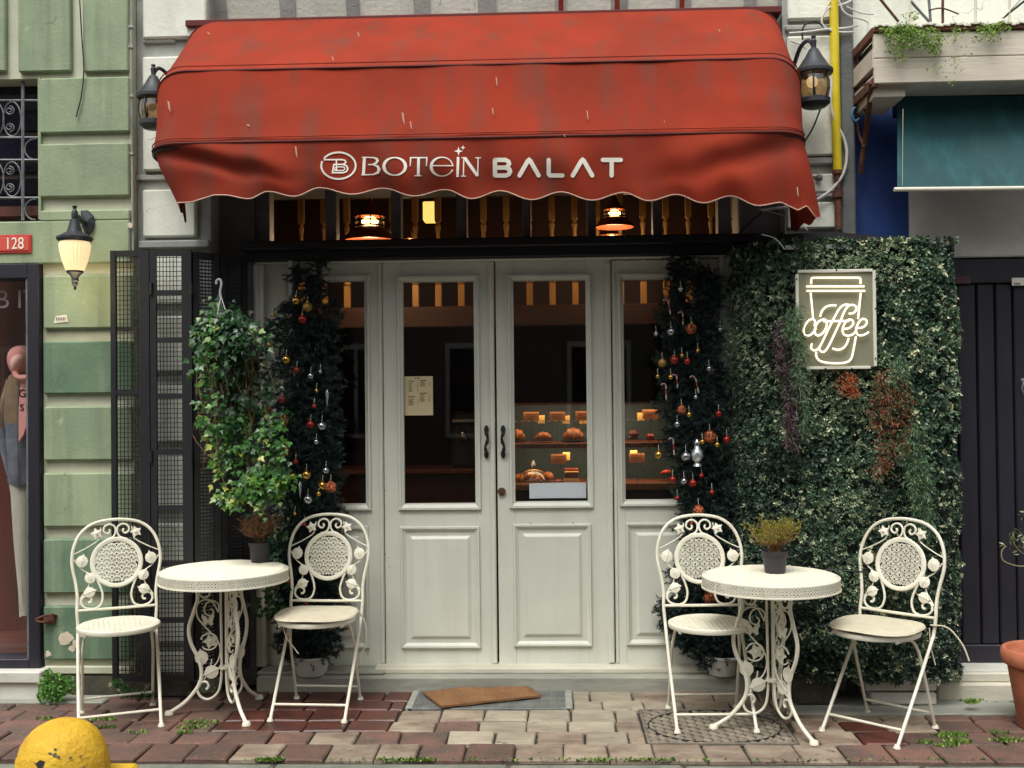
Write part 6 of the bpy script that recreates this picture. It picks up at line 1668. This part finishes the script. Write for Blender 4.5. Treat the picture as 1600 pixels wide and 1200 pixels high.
for (x0, y0, x1, y1, m_) in [(1473,-40,1473,36,'rust'),(1423,-40,1421,36,'offwhite'),(1525,-40,1524,34,'offwhite'),(1578,-40,1577,34,'offwhite'),(1449,-30,1454,34,'iron'),(1370,-8,1404,34,'rust'),(1423,2,1452,34,'iron'),(1600,2,1567,28,'black'),(1630,-40,1566,28,'offwhite')]: rod(x0, y0, x1, y1, .0065, m_=m_)
MB().tube(spline([P(1452, 16, YBn+.03), P(1472, 13, YBn+.03), P(1498, 22, YBn+.03)], 4), .004, 5).build('railing_scroll', M['rust'], bl, True)
MB().box(A[0]-.08, 3.8, YR-.034, YR-.002, 3.262, 4.6).build('balcony_back_wall', M['block'], rb)
# balcony weeds
def greenery(name, label, blobs, Y0, n, ln, stops, parent=None, cat='plant', dz=-.5):
    C = []; D = []; ws = [b[4] for b in blobs]
    for _ in range(n):
        b = random.choices(blobs, ws)[0]; a = random.uniform(0, 2*PI); q_ = math.sqrt(random.random())
        C.append(tuple(P(b[0]+b[2]*q_*math.cos(a), b[1]+b[3]*q_*math.sin(a), Y0-random.uniform(0, .06)))); D.append((random.gauss(0, 1), random.gauss(-.4, .6), random.gauss(dz, .8)))
    C = np.array(C); D = np.array(D)
    o = leaves(name, C, D, RS.randn(len(C), 3)+np.array([0, -1, .6]), ln*(.6+.8*RS.rand(len(C))), ln*.7, leafmat(name+'_leaf', stops, .5, .25))
    tag(o, label, cat); return o
gs = [(0, lin(64,104,32)), (.5, lin(110,150,50)), (1, lin(170,192,90))]
greenery('balcony_creeper', 'bright green creeper spilling over the left part of the balcony edge', [(1410,50,28,14,2),(1425,60,24,18,2),(1398,72,16,14,1),(1455,60,20,18,1.8),(1462,78,10,10,.5),(1385,50,12,10,.4),(1408,90,10,8,.2),(1425,25,14,8,.3),(1480,60,22,8,.3),(1470,105,10,12,.15),(1485,130,8,14,.1),(1500,48,14,6,.2),(1450,108,4,4,.05),(1500,90,18,25,.15)], YBn-.01, 1900, .011, gs)
greenery('balcony_tuft', 'small light green tuft on the balcony edge near the right corner', [(1545,45,22,10,1),(1552,56,12,10,.5),(1570,40,12,10,.4),(1525,62,10,6,.2)], YBn-.01, 420, .010, gs)
greenery('wall_weed', 'lush green weed growing at the foot of the green wall beside the left chair', [(85,1072,22,20,2),(80,1088,22,12,1),(105,1070,10,14,.6),(78,1055,8,8,.3),(120,1078,6,8,.2)], 5.42, 900, .016, [(0, lin(46,96,36)), (.5, lin(84,142,54)), (1, lin(140,184,90))], dz=.3)
greenery('shutter_weed', 'dark green weeds low behind the left chair at the foot of the black shutter', [(185,1068,8,8,1),(195,1080,14,10,1),(215,1085,16,8,1),(235,1085,10,8,.6),(330,1080,40,8,.5)], 5.36, 380, .014, [(0, lin(40,80,36)), (1, lin(90,138,66))], dz=.3)
greenery('step_moss', 'small strip of green moss on the pale kerb before the dark door', [(1518,1097,12,3,1)], 5.28, 120, .012, gs, dz=.8)
# teal awning
ta = empty('teal_awning', (2.3, 5.4, 2.4), 0, 'teal canvas roller blind with a white bottom bar under the balcony', 'awning')
YTb, YTt = 5.24, YBn+.25
n, m_ = 40, 14; mb = MB()
for j in range(m_+1):
    for i in range(n+1):
        px = 1402+(1700-1402)*i/n; py = 150+(293-150)*j/m_; u, v = i/n, j/m_
        Yv = YTt*(1-v)+YTb*v+.012*math.sin(v*PI)*math.sin(u*5)+.018*math.exp(-((u-.05-.5*v)/.12)**2)*v*(1-v)*2
        mb.v.append(tuple(P(px, py, Yv)))
for j in range(m_):
    for i in range(n): a = j*(n+1)+i; mb.f.append((a, a+n+1, a+n+2, a+1))
mb.build('canvas', M['teal'], ta, True)
bb = rect(1406, 126, 1720, 172, YBn+.26); MB().box(bb[0], 3.8, YBn+.27, YBf, bb[2], zb4+.009, .006).build('shadow_band', M['blackwood'], ta)  # black box standing in for the balcony's shade above the canvas
MB().tube([P(1397, 296, YTb-.005), P(1550, 294.5, YTb-.005), P(1700, 293, YTb-.005)], .0105, 10).build('bottom_bar', M['offwhite'], ta, True)
MB().tube([P(1411, 170, YTb-.03), P(1410, 290, YTb-.012)], .0012, 4).build('stitch_line', M['offwhite'], ta)
# yellow gas pipe
yp = empty('gas_pipe', tuple(P(1305, 268, YP-.05)), 0, 'yellow painted gas pipe running down the wall beside the awning, brown below', 'pipe')
MB().tube([P(1302, -40, YP-.06), P(1305, 120, YP-.06), P(1308.5, 267, YP-.06)], .0225, 14).build('pipe', M['yellow'], yp, True)
MB().tube([P(1308.5, 267, YP-.06), P(1310, 360, YP-.06)], .0165, 12).build('lower_pipe', M['rust'], yp, True)
mb = MB(); mb.tube([P(1309, 299, YP-.06), P(1309, 309, YP-.06)], .026, 12); mb.tube([P(1308.5, 266, YP-.06), P(1308.6, 272, YP-.06)], .025, 12); mb.build('collar', M['rust'], yp, True)
# cables at the right
def cable(pts, r, m_, label, Y=YP-.07):
    mb = MB().tube(spline([P(p[0], p[1], Y+(p[2] if len(p) > 2 else 0)) for p in pts], 6), r, 7); tag(mb.build('wall_cable', M[m_], None, True), label, 'cable')
cable([(1300,120),(1298,160),(1303,185),(1318,215),(1323,240),(1318,270),(1300,295),(1272,314),(1240,322,.03),(1190,328,.1)], .0075, 'cable_white', 'thick white cable curving down right of the black lantern and under the awning')
cable([(1233,52),(1260,50),(1290,46),(1320,44),(1340,40)], .006, 'cable_white', 'white cable running level above the right lantern')
cable([(1236,64),(1252,70),(1260,76)], .005, 'cable_white', 'short white cable stub behind the right lantern')
cable([(1254,62),(1254,45),(1262,36),(1276,34),(1290,44),(1300,50)], .005, 'cable_black', 'black cable loop above the right lantern')
cable([(1282,170),(1270,200),(1253,228)], .0045, 'cable_black', 'black cable hanging below the right lantern towards the awning')
cable([(1345,-10),(1322,5),(1296,12),(1284,30),(1290,44),(1310,50),(1335,50)], .0055, 'cable_white', 'white cable loop crossing the yellow pipe at the top')
cable([(1305,-8),(1290,14),(1284,36),(1296,48)], .0045, 'cable_white', 'second white cable loop left of the yellow pipe')
cable([(1308,-10),(1320,20),(1352,32),(1357,40),(1352,70)], .0045, 'cable_white', 'twisted white cable right of the yellow pipe dropping behind the balcony corner', YP-.10)
cable([(1322,10),(1345,20),(1365,22)], .004, 'cable_white', 'short white cable above the balcony corner', YP-.10)
cable([(1186,326),(1215,334),(1245,345),(1262,360)], .0028, 'cable_white', 'thin white wire from the awning end down to the hedge top', 5.5)
cable([(1190,366),(1210,372),(1222,384),(1226,390)], .0025, 'cable_white', 'thin wire ends curling on the top of the hedge', 5.22)
cable([(1195,300),(1190,330),(1175,345),(1150,370)], .004, 'cable_black', 'dark cable bunch inside the right end of the doorway head', YD-.1)
mb = MB(); cc = P(1280, 278, YP-.06); mb.sphere(tuple(cc), .018, 10, 8); mb.tube([tuple(cc), (cc.x-.02, YP-.03, cc.z+.01)], .007, 6)
tag(mb.build('pipe_end', M['iron'], None, True), 'small round metal cap sticking out of the white wall beside the gas pipe', 'pipe end')
# terracotta pot and shrub at the right edge
tp = empty('terracotta_pot', (0, 0, 0), 0, 'large terracotta pot cut off by the right edge, below the dark door', 'plant pot')
cT = G(1640, 1138); k = cT.y/F; tp.location = (cT.x, cT.y, 0)
MB().lathe([(.001, .004), (.125, .004), (.13, .01), (.17, .27), (.165, .275), (.172, .285), (.192, .29), (.20, .31), (.198, .345), (.19, .355), (.175, .35), (.165, .33), (.001, .32)], n=44).build('pot', M['terracotta'], tp, True, world=False)
sh_ = empty('potted_shrub', (cT.x, cT.y, .32), 0, 'leggy shrub with pale leaf tips reaching into the picture from the right edge', 'plant')
mb = MB(); YQ = cT.y
vine = spline([P(1625, 1015, YQ), P(1640, 900, YQ), P(1612, 886, YQ-.03), P(1588, 884, YQ-.04), P(1568, 876, YQ-.04), P(1565, 862, YQ-.04), P(1572, 853, YQ-.04)], 6)
mb.tube(vine, .0028, 5); mb.tube(spline([P(1640, 900, YQ), P(1605, 870, YQ-.02), P(1588, 855, YQ-.03), P(1580, 838, YQ-.03)], 5), .0026, 5); mb.tube([P(1602, 868, YQ-.02), P(1598, 840, YQ)], .002, 4)
mb.build('stems', mat('pale_shrub_stem', lin(140,132,96), rough=.7), sh_, True)
C = []; D = []
for (px, py, n) in [(1572,852,7),(1578,838,8),(1588,845,8),(1595,835,8),(1600,850,8),(1600,800,6),(1592,858,5)]:
    for _ in range(n): C.append(tuple(P(px+random.gauss(0, 3), py+random.gauss(0, 4), YQ-.04))); D.append((random.gauss(-.3, .7), random.gauss(-.3, .5), random.gauss(.2, .6)))
o = leaves('shrub_leaves', np.array(C), np.array(D), RS.randn(len(C), 3), .028, .008, leafmat('olive_leaf', [(0, lin(70,86,52)), (.6, lin(120,132,90)), (1, lin(190,192,160))]), sh_)

# ================================================================ clothes in the left shop
YCl = YG+.28
jk = empty('denim_jacket', tuple(P(28, 690, YCl)), 0, 'tan and grey denim jacket hanging open in the left shop window', 'jacket')
def loft(rings, n=18):
    """rings: (px centre, py, half width px, depth m)"""
    mb = MB()
    for (cx, cy, hw_, dp) in rings:
        c = P(cx, cy, YCl); k = YCl/F*hw_
        for i in range(n):
            a = 2*PI*i/n; f = 1+.07*math.sin(4*a+cy*.07)
            mb.v.append((c.x+k*math.cos(a)*f, c.y-dp*math.sin(a)*f, c.z+.006*math.sin(3*a+cy*.2)))
    for j in range(len(rings)-1):
        for i in range(n): l = (i+1) % n; mb.f.append((j*n+i, j*n+l, (j+1)*n+l, (j+1)*n+i))
    return mb
M['denim'] = mat('grey_denim', lin(134,138,148), lin(104,108,120), 10, .9, .4, 160); M['tan'] = mat('tan_canvas', lin(156,134,104), lin(134,112,88), 10, .9, .4, 160)
M['pink'] = mat('pink_fleece', lin(240,172,160), lin(230,158,146), 12, .9, .3, 120); M['trouser'] = mat('cream_trousers', lin(206,202,184), lin(192,188,170), 8, .9, .3, 60)
loft([(34,578,10,.03),(33,590,18,.06),(30,620,20,.08),(30,660,21,.08)]).build('shoulder_panel', M['tan'], jk, True)
loft([(30,660,21,.082),(32,690,19,.08),(34,730,20,.08),(36,752,21,.08),(36,756,20,.075)]).build('body_panel', M['denim'], jk, True)
loft([(18,592,6,.035),(12,620,8,.05),(7,650,9,.05),(4,668,9,.05)], 12).build('sleeve', M['tan'], jk, True)
loft([(5,668,9,.05),(10,700,9,.045),(16,730,8,.04),(19,742,7,.035)], 12).build('sleeve_cuff', M['denim'], jk, True)
mb = MB().tube([P(29, 600, YCl-.09), P(27, 660, YCl-.095), P(28, 752, YCl-.09)], .004, 5); mb.build('zip', M['iron'], jk)
hd = empty('pink_hoodie', tuple(P(36, 600, YCl-.06)), 0, 'pink hoodie with raised hood worn under the jacket in the left shop window', 'hoodie')
def hoodshape(cx, cy, rx_, rz_, y0, dep, name, m_):
    mb = MB(); c = P(cx, cy, YCl); k = YCl/F
    for j in range(9):
        t = j/8*PI/2
        for i in range(20):
            a = 2*PI*i/20; f = math.cos(t)*(1+.08*math.sin(3*a+.6))
            mb.v.append((c.x+rx_*k*math.cos(a)*f, y0-dep*math.sin(t), c.z+rz_*k*math.sin(a)*f+.015*math.cos(t)*math.cos(a)))
    for j in range(8):
        for i in range(20): l = (i+1) % 20; mb.f.append((j*20+i, j*20+l, (j+1)*20+l, (j+1)*20+i))
    return mb.build(name, m_, hd, True)
hoodshape(35, 562, 17, 24, YCl-.02, .10, 'hood', M['pink'])
hoodshape(40, 568, 9, 14, YCl-.095, .045, 'hood_fold', mat('pink_lining', lin(250,205,190), lin(240,185,172), 10, .9))
MB().tube(spline([P(22, 575, YCl-.10), P(26, 588, YCl-.12), P(40, 590, YCl-.125), P(50, 582, YCl-.11)], 5), .014, 8).build('collar_fold', M['pink'], hd, True)
ol = [P(33, 585, YCl-.1), P(48, 588, YCl-.1), P(50, 640, YCl-.1), P(36, 680, YCl-.1), P(29, 690, YCl-.1), P(29, 640, YCl-.1)]
mb = MB(); mb.v = [tuple(v) for v in ol]+[tuple(v+Vector((0, .03, 0))) for v in ol]; n_ = 6; mb.f = [tuple(range(n_)), tuple(range(n_, 2*n_))[::-1]]+[(i, (i+1) % n_, n_+(i+1) % n_, n_+i) for i in range(n_)]
mb.build('front', M['pink'], hd)
upright(text_mb('S', .05), P(34, 637, YCl-.103)).build('print', M['cable_black'], hd)
upright(text_mb('G', .06), P(35, 615, YCl-.103)).build('print', M['cable_black'], hd)
tr_ = empty('cream_trousers', tuple(P(36, 860, YCl)), 0, 'cream wide trousers hanging below the jacket in the left shop window', 'trousers')
loft([(34,750,19,.06),(35,790,15,.06),(37,850,13,.06),(40,920,10,.055),(42,958,9,.05),(42,961,9,.05)]).build('trouser_leg', M['trouser'], tr_, True)

# ================================================================ the houses across the narrow street (they shade the low sky and show in the panes)
def opposite(x0, x1, h, m_, label, seed):
    random.seed(seed); Yo = -5.6
    t = empty('opposite_house', ((x0+x1)/2, Yo, -.13), 0, label, 'house'); MB().box(x0, x1, Yo-6, Yo, -.13, h).build('wall', m_, t)
    MB().box(x0-.05, x1+.05, Yo-.1, Yo+.22, h-.001, h+.18, .03).build('cornice', M['sill'], t)
    n = max(2, int((x1-x0)/1.7)); w = (x1-x0)/n
    for fl in range(int(h//2.9)):
        for i in range(n):
            xc_ = x0+w*(i+.5); z0_ = fl*2.9+.9
            f_ = MB().box(xc_-.5, xc_+.5, Yo+.001, Yo+.07, z0_, z0_+1.5, .01).build('window', M['white_sill'], t)
            for sx in (-1, 1): MB().box(xc_+sx*.23-.2, xc_+sx*.23+.2, Yo+.071, Yo+.078, z0_+.08, z0_+1.42).build('pane', M['wglass'], f_)
opposite(-13, -4.2, 6.6, mat('ochre_render', lin(118,108,94), lin(106,96,84), 1, .85), 'ochre three-window house across the street on the left, behind the camera', 1)
opposite(-4.1, 3.6, 7.2, mat('dusty_pink_render', lin(112,104,96), lin(100,94,86), 1, .85), 'dusty pink house straight across the street, behind the camera', 2)
opposite(3.7, 12, 6.2, mat('pale_blue_render', lin(104,110,114), lin(94,100,104), 1, .85), 'pale blue house across the street on the right, behind the camera', 3)
for o in bpy.data.objects:
    if o.type == 'MESH' and o.name.split('.')[0] in ('twigs','foliage','needles','ivy_leaves','vine_stems','stems','wire_mesh','rim_lattice','top_ribs','seat_ribs','raised_dots','raised_lattice','fibres','paint_chips','screw','crumbling_edge','shrub_leaves','bead_trim','droppings','shutter_weed','menu_print','white_stripes','red_stripes','hedge_leaves'):
        o['kind'] = 'stuff'
    if 'label' in o and len(o['label'].split()) > 16: pass
